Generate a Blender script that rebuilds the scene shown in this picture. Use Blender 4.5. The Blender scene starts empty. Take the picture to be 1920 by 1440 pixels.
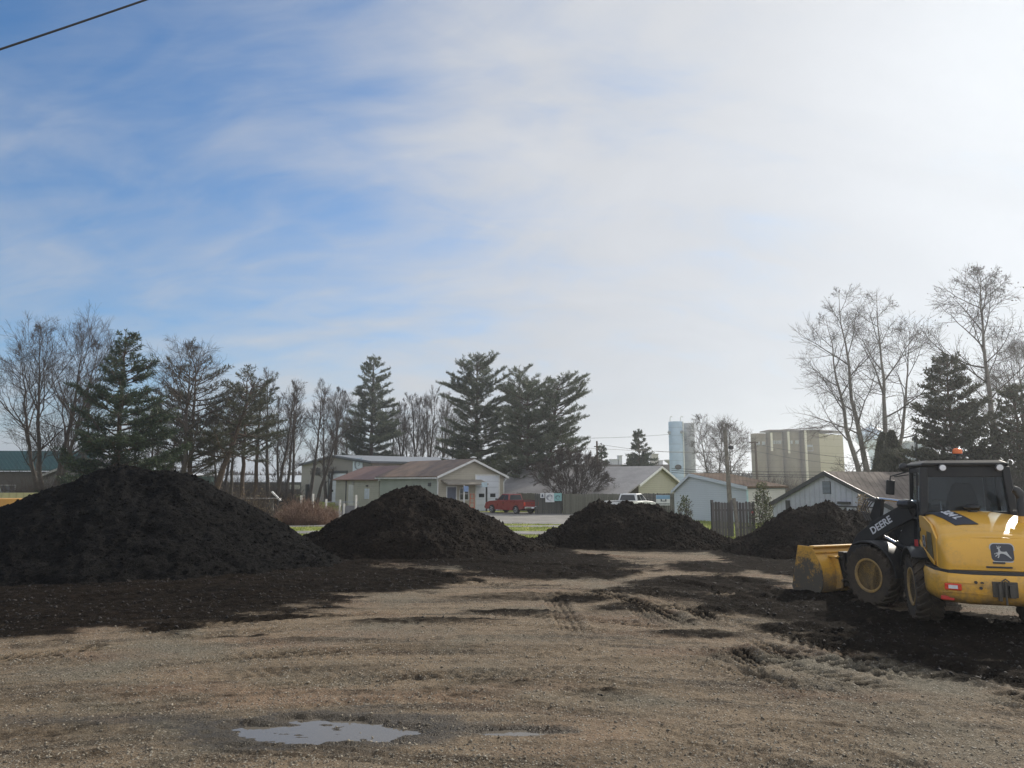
import bpy, math, random
import numpy as np
from mathutils import Vector, Matrix, noise as mnoise
R = math.radians
# ---------------------------------------------------------------- camera, world, sun, exposure
SC = bpy.context.scene
FPX = 1350.0; PITCH = math.atan(180.0/FPX); CAMH = 2.3
cam_d = bpy.data.cameras.new('camera'); cam = bpy.data.objects.new('camera', cam_d)
SC.collection.objects.link(cam); SC.camera = cam
cam.location = (0, 0, CAMH); cam.rotation_euler = (R(90)+PITCH, 0, 0)
cam_d.sensor_fit = 'HORIZONTAL'; cam_d.sensor_width = 36.0; cam_d.lens = 36.0*FPX/1920.0
cam_d.clip_start = 0.05; cam_d.clip_end = 12000
SUN_AZ, SUN_EL = R(42.0), R(31.0)          # azimuth measured from +Y towards +X
SUN_DIR = Vector((math.sin(SUN_AZ)*math.cos(SUN_EL), math.cos(SUN_AZ)*math.cos(SUN_EL), math.sin(SUN_EL)))
world = bpy.data.worlds.new('World'); SC.world = world; world.use_nodes = True
def build_world():
    nt = world.node_tree; nt.nodes.clear(); L = nt.links
    def N(t, **k):
        n = nt.nodes.new(t)
        for a, b in k.items(): setattr(n, a, b)
        return n
    def M(op, a, b=None, clamp=False):
        n = N('ShaderNodeMath', operation=op, use_clamp=clamp)
        for i, v in enumerate((a, b)):
            if v is None: continue
            if isinstance(v, (int, float)): n.inputs[i].default_value = v
            else: L.new(v, n.inputs[i])
        return n.outputs[0]
    out = N('ShaderNodeOutputWorld'); bg = N('ShaderNodeBackground')
    sky = N('ShaderNodeTexSky', sky_type='NISHITA'); sky.sun_disc = False
    sky.sun_elevation = SUN_EL; sky.sun_rotation = SUN_AZ
    sky.air_density = 1.0; sky.dust_density = 0.6; sky.ozone_density = 2.2
    tc = N('ShaderNodeTexCoord')
    nrm = N('ShaderNodeVectorMath', operation='NORMALIZE'); L.new(tc.outputs['Generated'], nrm.inputs[0])
    dot = N('ShaderNodeVectorMath', operation='DOT_PRODUCT'); L.new(nrm.outputs[0], dot.inputs[0]); dot.inputs[1].default_value = SUN_DIR
    d = M('MAXIMUM', dot.outputs['Value'], 0.0)
    sep = N('ShaderNodeSeparateXYZ'); L.new(nrm.outputs[0], sep.inputs[0])
    z = M('MAXIMUM', sep.outputs['Z'], 0.0)
    # cirrus sheet: direction projected on a high flat layer
    zz = M('ADD', z, 0.55)
    px = M('DIVIDE', sep.outputs['X'], zz); py = M('DIVIDE', sep.outputs['Y'], zz)
    comb = N('ShaderNodeCombineXYZ'); L.new(px, comb.inputs[0]); L.new(py, comb.inputs[1])
    mp = N('ShaderNodeMapping'); L.new(comb.outputs[0], mp.inputs[0])
    mp.inputs['Rotation'].default_value = (0, 0, R(28)); mp.inputs['Scale'].default_value = (0.9, 2.1, 1)
    n1 = N('ShaderNodeTexNoise'); L.new(mp.outputs[0], n1.inputs['Vector'])
    n1.inputs['Scale'].default_value = 1.9; n1.inputs['Detail'].default_value = 9; n1.inputs['Roughness'].default_value = 0.58; n1.inputs['Distortion'].default_value = 0.5
    n2 = N('ShaderNodeTexNoise'); L.new(comb.outputs[0], n2.inputs['Vector'])
    n2.inputs['Scale'].default_value = 1.1; n2.inputs['Detail'].default_value = 3
    n3 = N('ShaderNodeTexNoise'); L.new(mp.outputs[0], n3.inputs['Vector'])
    n3.inputs['Scale'].default_value = 7.0; n3.inputs['Detail'].default_value = 7; n3.inputs['Distortion'].default_value = 0.6
    cl = M('ADD', M('MULTIPLY', n1.outputs[0], 1.0), M('MULTIPLY', n2.outputs[0], 0.55))
    cl = M('ADD', cl, M('MULTIPLY', n3.outputs[0], 0.55))
    cl = M('MULTIPLY', M('SUBTRACT', cl, 0.985), 1.55)                     # about -0.3..0.8
    # the sheet thickens towards the sun and towards the horizon
    near = M('POWER', d, 2.5); hor = M('POWER', M('SUBTRACT', 1.0, z), 5.0)
    north_fill = N('ShaderNodeMapRange', interpolation_type='SMOOTHSTEP'); L.new(sep.outputs['Y'], north_fill.inputs['Value'])   # unseen bright cloud behind the camera, added as fill light
    north_fill.inputs['From Min'].default_value = 0.25; north_fill.inputs['From Max'].default_value = -0.35; north_fill.inputs['To Min'].default_value = 0.0; north_fill.inputs['To Max'].default_value = 1.0
    veil = M('ADD', M('ADD', cl, M('MULTIPLY', near, 1.15)), M('MULTIPLY', hor, 1.05))
    veil = M('ADD', M('ADD', veil, -0.26), M('MULTIPLY', north_fill.outputs[0], 0.9))
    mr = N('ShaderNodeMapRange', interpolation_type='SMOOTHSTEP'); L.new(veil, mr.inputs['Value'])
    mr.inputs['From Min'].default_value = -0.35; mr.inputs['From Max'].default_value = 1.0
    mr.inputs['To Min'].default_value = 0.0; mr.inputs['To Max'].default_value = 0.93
    # sunlit ice cloud: forward scattering makes it brighter round the sun
    br = M('ADD', M('ADD', 0.56, M('MULTIPLY', M('POWER', d, 2.0), 0.05)), M('MULTIPLY', M('POWER', d, 22.0), 0.10))
    br = M('ADD', br, M('MULTIPLY', M('SUBTRACT', n1.outputs[0], 0.5), 0.22))
    br = M('ADD', br, M('MULTIPLY', north_fill.outputs[0], 0.42))
    cc = N('ShaderNodeCombineXYZ'); L.new(M('MULTIPLY', br, 0.985), cc.inputs[0]); L.new(M('MULTIPLY', br, 1.0), cc.inputs[1]); L.new(M('MULTIPLY', br, 1.03), cc.inputs[2])
    sc = N('ShaderNodeVectorMath', operation='MULTIPLY'); L.new(sky.outputs[0], sc.inputs[0]); sc.inputs[1].default_value = (0.056, 0.098, 0.128)
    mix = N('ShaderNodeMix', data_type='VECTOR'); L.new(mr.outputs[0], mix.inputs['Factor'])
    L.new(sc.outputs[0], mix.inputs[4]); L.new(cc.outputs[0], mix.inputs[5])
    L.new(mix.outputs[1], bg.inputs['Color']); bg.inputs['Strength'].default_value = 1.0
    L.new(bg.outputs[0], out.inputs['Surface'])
build_world()
sun_d = bpy.data.lights.new('sun', 'SUN'); sun = bpy.data.objects.new('sun', sun_d); SC.collection.objects.link(sun)
sun_d.energy = 4.9; sun_d.angle = R(0.6); sun_d.color = (1.0, 0.93, 0.82)
sun.rotation_euler = (-SUN_DIR).to_track_quat('-Z', 'Y').to_euler(); sun.location = (30, 30, 60)
SC.view_settings.view_transform = 'Standard'; SC.view_settings.look = 'None'
SC.view_settings.exposure = 0.06; SC.view_settings.gamma = 1.0
SC.cycles.max_bounces = 6; SC.cycles.transparent_max_bounces = 12; SC.cycles.volume_bounces = 0

# ---------------------------------------------------------------- helpers
CT, ST = math.cos(PITCH), math.sin(PITCH)
def P(px, py, Y):                      # point that stands Y metres ahead, seen at a photo pixel
    x = (px-960)/FPX; u = (720-py)/FPX
    t = Y/(CT-u*ST)
    return Vector((x*t, Y, CAMH+(ST+u*CT)*t))
def proj(x, y, z):
    dpt = y*CT+(z-CAMH)*ST; up = -y*ST+(z-CAMH)*CT
    return (960+FPX*x/dpt, 720-FPX*up/dpt)
def G(px, py, z=0.0):                  # where a photo pixel meets the level z
    x = (px-960)/FPX; u = (720-py)/FPX
    t = (z-CAMH)/(ST+u*CT)
    return Vector((x*t, (CT-u*ST)*t, z))
COL = SC.collection
def tag(o, label=None, cat=None, group=None, kind=None):
    if label: o['label'] = label
    if cat: o['category'] = cat
    if group: o['group'] = group
    if kind: o['kind'] = kind
    return o
def empty(name, label, cat, loc=(0,0,0), rz=0.0, group=None):
    o = bpy.data.objects.new(name, None); COL.objects.link(o); o.empty_display_size = 0.3
    o.location = loc; o.rotation_euler = (0,0,rz)
    return tag(o, label, cat, group)
def np_mesh(name, V, F, mat, parent=None, smooth=False):
    V = np.asarray(V, dtype=np.float32).reshape(-1,3); F = np.asarray(F, dtype=np.int32)
    me = bpy.data.meshes.new(name); n, k = F.shape
    me.vertices.add(len(V)); me.vertices.foreach_set('co', V.ravel())
    me.loops.add(n*k); me.loops.foreach_set('vertex_index', F.ravel())
    me.polygons.add(n); me.polygons.foreach_set('loop_start', np.arange(0, n*k, k, dtype=np.int32))
    if smooth: me.polygons.foreach_set('use_smooth', np.ones(n, dtype=bool))
    me.update(calc_edges=True); me.materials.append(mat)
    o = bpy.data.objects.new(name, me); COL.objects.link(o)
    if parent: o.parent = parent
    return o
def copy_tree(o, parent=None):
    c = o.copy(); COL.objects.link(c)
    if parent: c.parent = parent
    for ch in [q for q in bpy.data.objects if q.parent == o]: copy_tree(ch, c)
    return c
class MB:
    def __init__(s, M=None): s.v = []; s.f = []; s.M = M
    def add(s, vs, fs, M=None):
        b = len(s.v)
        for p in vs:
            p = Vector(p)
            if M is not None: p = M @ p
            if s.M is not None: p = s.M @ p
            s.v.append(p)
        s.f += [tuple(b+i for i in f) for f in fs]
        return s
    def box(s, a, b, M=None):
        x0,y0,z0 = a; x1,y1,z1 = b
        vs = [(x0,y0,z0),(x1,y0,z0),(x1,y1,z0),(x0,y1,z0),(x0,y0,z1),(x1,y0,z1),(x1,y1,z1),(x0,y1,z1)]
        return s.add(vs, [(0,3,2,1),(4,5,6,7),(0,1,5,4),(1,2,6,5),(2,3,7,6),(3,0,4,7)], M)
    def prism(s, poly, d, axis='y', at=0.0, M=None):
        """polygon in the two other axes, extruded by d along axis from at"""
        n = len(poly)
        def pt(p, q):
            if axis == 'y': return (p[0], q, p[1])
            if axis == 'x': return (q, p[0], p[1])
            return (p[0], p[1], q)
        vs = [pt(p, at) for p in poly]+[pt(p, at+d) for p in poly]
        fs = [tuple(range(n)), tuple(range(2*n-1, n-1, -1))]+[(i, i+n, (i+1)%n+n, (i+1)%n) for i in range(n)]
        return s.add(vs, fs, M)
    def tube(s, pts, r, n=8, caps=True):
        pts = [Vector(p) for p in pts]
        if isinstance(r, (int, float)): r = [r]*len(pts)
        vs = []; fs = []; ref = None
        for i, p in enumerate(pts):
            t = (pts[min(i+1,len(pts)-1)]-pts[max(i-1,0)]).normalized()
            if ref is None: ref = t.orthogonal().normalized()
            a = (ref - t*ref.dot(t)).normalized(); ref = a; b = t.cross(a)
            for k in range(n):
                w = 2*math.pi*k/n
                vs.append(p+(a*math.cos(w)+b*math.sin(w))*r[i])
        for i in range(len(pts)-1):
            for k in range(n):
                fs.append((i*n+k, i*n+(k+1)%n, (i+1)*n+(k+1)%n, (i+1)*n+k))
        if caps: fs += [tuple(range(n-1,-1,-1)), tuple((len(pts)-1)*n+k for k in range(n))]
        return s.add(vs, fs)
    def lathe(s, prof, n=24, M=None, axis='z'):
        """prof = (radius, height) list, closed at both ends"""
        vs = []; fs = []
        for r, h in prof:
            for k in range(n):
                w = 2*math.pi*k/n; c, q = r*math.cos(w), r*math.sin(w)
                vs.append((c, q, h) if axis == 'z' else ((h, c, q) if axis == 'x' else (c, h, q)))
        for i in range(len(prof)-1):
            for k in range(n): fs.append((i*n+k, i*n+(k+1)%n, (i+1)*n+(k+1)%n, (i+1)*n+k))
        fs += [tuple(range(n-1,-1,-1)), tuple((len(prof)-1)*n+k for k in range(n))]
        return s.add(vs, fs, M)
    def loft(s, secs, close=True, cap=True):
        n = len(secs[0]); vs = [p for q in secs for p in q]; fs = []
        for i in range(len(secs)-1):
            for k in range(n if close else n-1):
                fs.append((i*n+k, i*n+(k+1)%n, (i+1)*n+(k+1)%n, (i+1)*n+k))
        if cap: fs += [tuple(range(n-1,-1,-1)), tuple((len(secs)-1)*n+k for k in range(n))]
        return s.add(vs, fs)
    def build(s, name, mat, parent=None, smooth=False, bevel=0.0, seg=2, angle=35):
        import bmesh
        me = bpy.data.meshes.new(name); me.from_pydata([tuple(p) for p in s.v], [], s.f)
        bm = bmesh.new(); bm.from_mesh(me); bmesh.ops.recalc_face_normals(bm, faces=bm.faces); bm.to_mesh(me); bm.free()
        me.materials.append(mat)
        o = bpy.data.objects.new(name, me); COL.objects.link(o)
        if parent: o.parent = parent
        if smooth:
            for p in me.polygons: p.use_smooth = True
            m = o.modifiers.new('edges', 'EDGE_SPLIT'); m.split_angle = R(angle)
        if bevel:
            m = o.modifiers.new('bevel', 'BEVEL'); m.width = bevel; m.segments = seg; m.limit_method = 'ANGLE'; m.angle_limit = R(40)
            if smooth: o.modifiers.move(1, 0)
        return o
# numpy gradient noise
_rs = np.random.RandomState(7); _perm = _rs.permutation(512); _perm = np.concatenate([_perm, _perm, _perm])
_ga = _rs.rand(512)*2*np.pi; _gx, _gy = np.cos(_ga), np.sin(_ga)
def perlin(x, y, seed=0):
    x = np.asarray(x, float)+seed*17.13; y = np.asarray(y, float)+seed*9.71
    xi = np.floor(x).astype(int); yi = np.floor(y).astype(int); xf = x-xi; yf = y-yi
    u = xf*xf*xf*(xf*(xf*6-15)+10); v = yf*yf*yf*(yf*(yf*6-15)+10)
    def g(i, j):
        h = _perm[(_perm[(xi+i) & 511]+yi+j) & 511]
        return _gx[h]*(xf-i)+_gy[h]*(yf-j)
    a = g(0,0)*(1-u)+g(1,0)*u; b = g(0,1)*(1-u)+g(1,1)*u
    return (a*(1-v)+b*v)*1.5
def fbm(x, y, oct=4, seed=0, rough=0.5):
    s = 0; a = 1.0; f = 1.0; t = 0
    for i in range(oct):
        s = s+a*perlin(x*f, y*f, seed+i*3); t += a; a *= rough; f *= 2.03
    return s/t
def sstep(a, b, x):
    t = np.clip((x-a)/(b-a), 0, 1); return t*t*(3-2*t)
# ---------------------------------------------------------------- materials
def mat_new(name):
    m = bpy.data.materials.new(name); m.use_nodes = True
    nt = m.node_tree; b = nt.nodes['Principled BSDF']
    return m, nt, b
class NB:
    def __init__(s, nt): s.nt = nt
    def n(s, t, ins=None, **k):
        n = s.nt.nodes.new(t)
        for a, b in k.items(): setattr(n, a, b)
        for a, v in (ins or {}).items():
            if hasattr(v, 'is_linked') or isinstance(v, bpy.types.NodeSocket): s.nt.links.new(v, n.inputs[a])
            else: n.inputs[a].default_value = v
        return n
    def m(s, op, a, b=0.0, clamp=False):
        return s.n('ShaderNodeMath', {0: a, 1: b}, operation=op, use_clamp=clamp).outputs[0]
    def mix(s, f, a, b):
        n = s.n('ShaderNodeMix', data_type='RGBA', clamp_factor=True)
        for i, v in ((0, f), (6, a), (7, b)):
            if isinstance(v, bpy.types.NodeSocket): s.nt.links.new(v, n.inputs[i])
            elif i == 0: n.inputs[0].default_value = v
            else: n.inputs[i].default_value = (*v, 1) if len(v) == 3 else v
        return n.outputs[2]
    def noise(s, vec, scale, detail=4, rough=0.55, dist=0.0):
        ins = {'Scale': scale, 'Detail': detail, 'Roughness': rough, 'Distortion': dist}
        if vec is not None: ins['Vector'] = vec
        return s.n('ShaderNodeTexNoise', ins).outputs[0]
    def ramp(s, v, a, b, c=0.0, d=1.0):
        return s.n('ShaderNodeMapRange', {'Value': v, 'From Min': a, 'From Max': b, 'To Min': c, 'To Max': d}, interpolation_type='SMOOTHSTEP').outputs[0]
    def bump(s, h, strength, dist):
        return s.n('ShaderNodeBump', {'Height': h, 'Strength': strength, 'Distance': dist}).outputs[0]
    def link(s, a, b): s.nt.links.new(a, b)
MATS = {}
def plain(name, col, rough=0.6, metal=0.0, var=0.12, scale=3.0, bump=0.0, bscale=40.0, coat=0.0, spec=0.5):
    """paint, plastic, wood: base colour broken by procedural dirt"""
    if name in MATS: return MATS[name]
    m, nt, b = mat_new(name); q = NB(nt)
    tc = q.n('ShaderNodeTexCoord').outputs['Object']
    n = q.noise(tc, scale, 5, 0.6); n2 = q.noise(tc, scale*9, 3, 0.6)
    f = q.m('ADD', q.m('MULTIPLY', n, 0.65), q.m('MULTIPLY', n2, 0.35))
    f = q.ramp(f, 0.35, 0.65)
    c = q.mix(f, tuple(x*(1-var) for x in col), tuple(min(1, x*(1+var)) for x in col))
    q.link(c, b.inputs['Base Color'])
    b.inputs['Metallic'].default_value = metal; b.inputs['Specular IOR Level'].default_value = spec
    b.inputs['Coat Weight'].default_value = coat; b.inputs['Coat Roughness'].default_value = 0.08
    q.link(q.m('ADD', rough-0.06, q.m('MULTIPLY', f, 0.12)), b.inputs['Roughness'])
    if bump: q.link(q.bump(q.noise(tc, bscale, 3), bump, 0.02), b.inputs['Normal'])
    MATS[name] = m; return m
def siding(name, col, step=0.13, vertical=False, dirt=0.2, rough=0.6):
    """clapboard or ribbed sheet; the lines are a real relief given by bump"""
    if name in MATS: return MATS[name]
    m, nt, b = mat_new(name); q = NB(nt)
    tc = q.n('ShaderNodeTexCoord').outputs['Object']
    sp = q.n('ShaderNodeSeparateXYZ', {0: tc})
    if vertical:
        v = q.m('ADD', sp.outputs[0], sp.outputs[1])
    else: v = sp.outputs[2]
    fr = q.m('FRACT', q.m('DIVIDE', v, step))
    if vertical: h = q.ramp(q.m('ABSOLUTE', q.m('SUBTRACT', fr, 0.5)), 0.32, 0.42)
    else: h = q.m('SUBTRACT', 1.0, fr)
    n = q.noise(tc, 0.8, 5, 0.65); n2 = q.noise(tc, 12, 3, 0.6)
    f = q.ramp(q.m('ADD', q.m('MULTIPLY', n, 0.7), q.m('MULTIPLY', n2, 0.3)), 0.38, 0.62)
    c = q.mix(f, tuple(x*(1-dirt) for x in col), col)
    gap = q.ramp(fr, 0.0, 0.12, 1.0, 0.0) if not vertical else q.ramp(q.m('ABSOLUTE', q.m('SUBTRACT', fr, 0.5)), 0.40, 0.5)
    c = q.mix(q.m('MULTIPLY', gap, 0.45), c, tuple(x*0.45 for x in col))
    q.link(c, b.inputs['Base Color']); b.inputs['Roughness'].default_value = rough; b.inputs['Specular IOR Level'].default_value = 0.15 if rough > 0.9 else 0.4
    q.link(q.bump(h, 0.8, 0.03), b.inputs['Normal'])
    MATS[name] = m; return m
def planks(name, col, step=0.14, axis='x', dark=0.5):
    """weathered boards, each with its own tone"""
    if name in MATS: return MATS[name]
    m, nt, b = mat_new(name); q = NB(nt)
    tc = q.n('ShaderNodeTexCoord').outputs['Object']; sp = q.n('ShaderNodeSeparateXYZ', {0: tc})
    v = q.m('DIVIDE', sp.outputs[{'x':0,'y':1,'z':2}[axis]], step); fl = q.m('FLOOR', v); fr = q.m('FRACT', v)
    wn = q.n('ShaderNodeTexWhiteNoise', {'W': fl}, noise_dimensions='1D').outputs[0]
    mp = q.n('ShaderNodeMapping', {0: tc, 'Scale': (14, 14, 1.2)}).outputs[0]
    n = q.noise(mp, 2.0, 5, 0.7)
    f = q.m('ADD', q.m('MULTIPLY', wn, 0.6), q.m('MULTIPLY', n, 0.5), True)
    c = q.mix(f, tuple(x*dark for x in col), tuple(x*1.15 for x in col))
    gap = q.ramp(q.m('ABSOLUTE', q.m('SUBTRACT', fr, 0.5)), 0.43, 0.5)
    c = q.mix(gap, c, tuple(x*0.2 for x in col))
    q.link(c, b.inputs['Base Color']); b.inputs['Roughness'].default_value = 0.85
    q.link(q.bump(q.m('SUBTRACT', n, gap), 0.6, 0.02), b.inputs['Normal'])
    MATS[name] = m; return m
def glass_dark(name, col=(0.02,0.025,0.03), rough=0.06):
    if name in MATS: return MATS[name]
    m, nt, b = mat_new(name); b.inputs['Base Color'].default_value = (*col,1); b.inputs['Roughness'].default_value = rough
    MATS[name] = m; return m
def emit_free_glass(name, tint=(0.75,0.8,0.82), trans=0.85):
    """thin window pane one can see through"""
    if name in MATS: return MATS[name]
    m = bpy.data.materials.new(name); m.use_nodes = True; nt = m.node_tree; nt.nodes.clear(); q = NB(nt)
    o = q.n('ShaderNodeOutputMaterial'); t = q.n('ShaderNodeBsdfTransparent', {0: (*[c*trans for c in tint],1)})
    g = q.n('ShaderNodeBsdfGlossy', {0: (0.9,0.93,0.95,1), 'Roughness': 0.04}); lw_ = q.n('ShaderNodeLayerWeight', {0: 0.5}).outputs['Facing']; fr = q.n('ShaderNodeMath', {0: q.m('MULTIPLY', q.m('POWER', lw_, 4.0), 0.7), 1: 0.02}, operation='ADD')
    tc = q.n('ShaderNodeTexCoord').outputs['Object']; dn = q.noise(tc, 2.2, 5, 0.6)
    d = q.n('ShaderNodeBsdfDiffuse', {0: (0.30,0.29,0.27,1)})
    mx = q.n('ShaderNodeMixShader', {0: fr.outputs[0], 1: t.outputs[0], 2: g.outputs[0]})
    m2 = q.n('ShaderNodeMixShader', {0: q.m('MULTIPLY', dn, 0.03), 1: mx.outputs[0], 2: d.outputs[0]})
    q.link(m2.outputs[0], o.inputs[0]); MATS[name] = m; return m
def ground_mat():
    m, nt, b = mat_new('lot_ground'); q = NB(nt)
    tc = q.n('ShaderNodeTexCoord').outputs['Object']
    soil_shade = q.n('ShaderNodeAttribute', attribute_name='soil_shade').outputs['Fac']
    wet = q.n('ShaderNodeAttribute', attribute_name='wet').outputs['Fac']
    gr = q.n('ShaderNodeAttribute', attribute_name='grass').outputs['Fac']
    red = q.n('ShaderNodeAttribute', attribute_name='clay').outputs['Fac']
    n_big = q.noise(tc, 0.35, 4, 0.6, 0.4); 
    # the lot is driven in wide arcs: streaks follow circles round a point near the gate
    sp = q.n('ShaderNodeSeparateXYZ', {0: tc}); ax_ = q.m('ADD', sp.outputs[0], 1.0); ay_ = q.m('ADD', sp.outputs[1], 2.0)
    rad = q.m('SQRT', q.m('ADD', q.m('MULTIPLY', ax_, ax_), q.m('MULTIPLY', ay_, ay_))); an_ = q.m('ARCTAN2', ax_, ay_)
    arc = q.n('ShaderNodeCombineXYZ', {0: q.m('MULTIPLY', an_, 12.0), 1: rad}).outputs[0]
    st = q.n('ShaderNodeMapping', {0: arc, 'Scale': (0.28, 2.8, 1)}).outputs[0]
    n_str = q.noise(st, 1.0, 5, 0.62, 0.5)
    n_med = q.noise(tc, 5.0, 5, 0.62); n_fine = q.noise(tc, 38.0, 4, 0.7)
    vor = q.n('ShaderNodeTexVoronoi', {'Vector': tc, 'Scale': 34.0, 'Randomness': 1.0})
    vor2 = q.n('ShaderNodeTexVoronoi', {'Vector': tc, 'Scale': 85.0, 'Randomness': 1.0})
    st2 = q.n('ShaderNodeMapping', {0: arc, 'Rotation': (0,0,R(3)), 'Scale': (0.14, 1.3, 1)}).outputs[0]; n_s2 = q.noise(st2, 1.0, 6, 0.6, 0.8)
    f = q.m('ADD', q.m('ADD', q.m('MULTIPLY', n_str, 0.35), q.m('MULTIPLY', n_med, 0.25)), q.m('ADD', q.m('MULTIPLY', n_fine, 0.2), q.m('MULTIPLY', n_s2, 0.3)))
    base = q.mix(q.ramp(f, 0.44, 0.61), (0.030,0.022,0.015), (0.225,0.168,0.110))
    base = q.mix(q.ramp(n_big, 0.48, 0.68), base, q.mix(n_fine, (0.075,0.068,0.050), (0.20,0.18,0.135)))   # greyer patches
    base = q.mix(q.m('MULTIPLY', red, 0.28), base, (0.26,0.135,0.085))
    # each small stone has its own tone
    hs = q.n('ShaderNodeSeparateXYZ', {0: vor.outputs['Color']}).outputs[0]
    hs2 = q.n('ShaderNodeSeparateXYZ', {0: vor2.outputs['Color']}).outputs[0]
    stone = q.m('MULTIPLY', q.ramp(hs, 0.70, 0.78), q.ramp(vor.outputs['Distance'], 0.28, 0.46, 1.0, 0.0))
    base = q.mix(q.m('MULTIPLY', stone, 0.75), base, (0.40,0.37,0.31))
    base = q.mix(q.m('MULTIPLY', q.ramp(hs2, 0.55, 0.9), 0.45), base, (0.28,0.235,0.175))
    base = q.mix(q.m('MULTIPLY', q.ramp(hs2, 0.35, 0.1), 0.5), base, (0.06,0.048,0.036))
    n_sp = q.noise(tc, 19.0, 4, 0.8); base = q.mix(q.m('MULTIPLY', q.ramp(n_sp, 0.54, 0.64), 0.6), base, (0.050,0.038,0.027)); base = q.mix(q.m('MULTIPLY', q.ramp(n_sp, 0.44, 0.34), 0.35), base, (0.29,0.235,0.165))
    # dark compost spread and driven in, with the loader's painted shade
    sf = q.m('ADD', soil_shade, q.m('MULTIPLY', q.m('SUBTRACT', q.m('ADD', q.m('MULTIPLY', n_med, 0.5), q.m('MULTIPLY', n_str, 0.7)), 0.6), 1.3))
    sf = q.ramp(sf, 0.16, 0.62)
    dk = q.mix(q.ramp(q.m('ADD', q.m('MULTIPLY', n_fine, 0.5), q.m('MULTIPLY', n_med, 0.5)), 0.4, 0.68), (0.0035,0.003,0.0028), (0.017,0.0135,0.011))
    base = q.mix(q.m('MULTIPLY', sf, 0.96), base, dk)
    # short grass
    gf = q.ramp(q.m('ADD', gr, q.m('MULTIPLY', q.m('SUBTRACT', n_med, 0.5), 0.6)), 0.42, 0.58)
    gc = q.mix(q.ramp(q.noise(tc, 1.6, 5, 0.7), 0.35, 0.65), (0.13,0.19,0.032), (0.36,0.35,0.10))
    base = q.mix(gf, base, gc)
    wf = q.ramp(q.m('ADD', wet, q.m('MULTIPLY', q.m('SUBTRACT', n_med, 0.5), 0.5)), 0.25, 0.75)
    base = q.mix(q.m('MULTIPLY', wf, 0.78), base, (0.030,0.026,0.020))
    q.link(base, b.inputs['Base Color'])
    q.link(q.m('SUBTRACT', 0.92, q.m('MULTIPLY', wf, 0.5)), b.inputs['Roughness'])
    q.link(q.m('ADD', 0.02, q.m('MULTIPLY', q.m('SUBTRACT', 1.0, sf), 0.13)), b.inputs['Specular IOR Level'])
    h = q.m('ADD', q.m('MULTIPLY', n_fine, 1.0), q.m('MULTIPLY', stone, 0.35))
    h = q.m('ADD', h, q.m('MULTIPLY', n_med, 1.0))
    q.link(q.bump(h, 1.0, 0.035), b.inputs['Normal'])
    return m
def pile_mat(name, dk, lt):
    m, nt, b = mat_new(name); q = NB(nt)
    tc = q.n('ShaderNodeTexCoord').outputs['Object']
    n1 = q.noise(tc, 1.3, 5, 0.6); n2 = q.noise(tc, 16.0, 5, 0.75); n3 = q.noise(tc, 70.0, 2, 0.7)
    f = q.ramp(q.m('ADD', q.m('MULTIPLY', n1, 0.3), q.m('MULTIPLY', n2, 0.7)), 0.36, 0.66)
    c = q.mix(f, dk, lt)
    chips = q.ramp(n3, 0.70, 0.78)
    c = q.mix(q.m('MULTIPLY', chips, 0.35), c, (0.055,0.043,0.032))
    q.link(c, b.inputs['Base Color']); b.inputs['Roughness'].default_value = 0.95; b.inputs['Specular IOR Level'].default_value = 0.06
    h = q.m('ADD', n2, q.m('MULTIPLY', n3, 0.4))
    q.link(q.bump(h, 1.0, 0.09), b.inputs['Normal'])
    return m

# ---------------------------------------------------------------- ground
def ground_z(x, y):
    """the lie of the land without the small relief"""
    return -0.6*sstep(18, 66, y) + 0.25*sstep(200, 900, y)*0
PILES = {   # cones (x, y, height, radius)
 'left': [(-11.3,21,2.85,4.8),(-10.1,21.2,2.75,4.6),(-12.9,21.3,2.30,3.9),(-7.2,20.6,1.0,1.9),(-6.3,20.2,0.55,1.6),(-15.0,19.6,0.75,3.2)],
 'mid': [(-3.45,25,2.25,3.6),(-2.4,25.1,1.85,3.1),(-1.1,24.7,1.02,2.1),(-4.9,24.8,1.35,2.6),(-0.6,24.2,0.6,1.7)],
 'brown': [(3.35,27.2,1.62,2.3),(4.2,27,1.60,2.3),(5.1,26.9,1.50,2.5),(6.1,26.4,0.95,1.9),(2.6,27,1.05,1.7)],
 'right': [(9.95,23.5,1.72,2.75),(9.15,23.3,1.46,2.25),(11.0,23.4,1.35,2.7),(12.4,23.3,0.8,2.2)],
}
def pile_height(x, y, cones):
    h = None
    for cx, cy, H, Rr in cones:
        r = np.sqrt((x-cx)**2+(y-cy)**2)
        w = 0.16*Rr
        c = H*(1-(np.sqrt(r*r+w*w)-w*0.55)/Rr)
        h = c if h is None else np.where(np.abs(h-c) < 0.25, np.maximum(h,c)+0.25*(1-np.abs(h-c)/0.25)**2/4, np.maximum(h, c))
    return h
TRACKS = []
def track(pix, width=0.42, depth=0.045, rib=False):
    pts = np.array([[G(a,b).x, G(a,b).y] for a, b in pix]); 
    # smooth
    for _ in range(3):
        q = [pts[0]]
        for i in range(len(pts)-1): q += [pts[i]*0.75+pts[i+1]*0.25, pts[i]*0.25+pts[i+1]*0.75]
        q.append(pts[-1]); pts = np.array(q)
    TRACKS.append((pts, width, depth, rib))
track([(1920,1215),(1700,1190),(1480,1135),(1290,1095),(1120,1078),(900,1090)])
track([(1920,1290),(1650,1215),(1400,1150),(1230,1110),(1050,1085),(860,1040)])
track([(1960,1320),(1700,1262),(1500,1205),(1350,1160),(1200,1130),(1060,1118)], 0.42, 0.05)
track([(1600,1225),(1430,1180),(1300,1140),(1180,1098),(1080,1070)], 0.42, 0.05)
track([(1500,1110),(1330,1080),(1200,1060),(1080,1040)], 0.42, 0.05)
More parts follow.
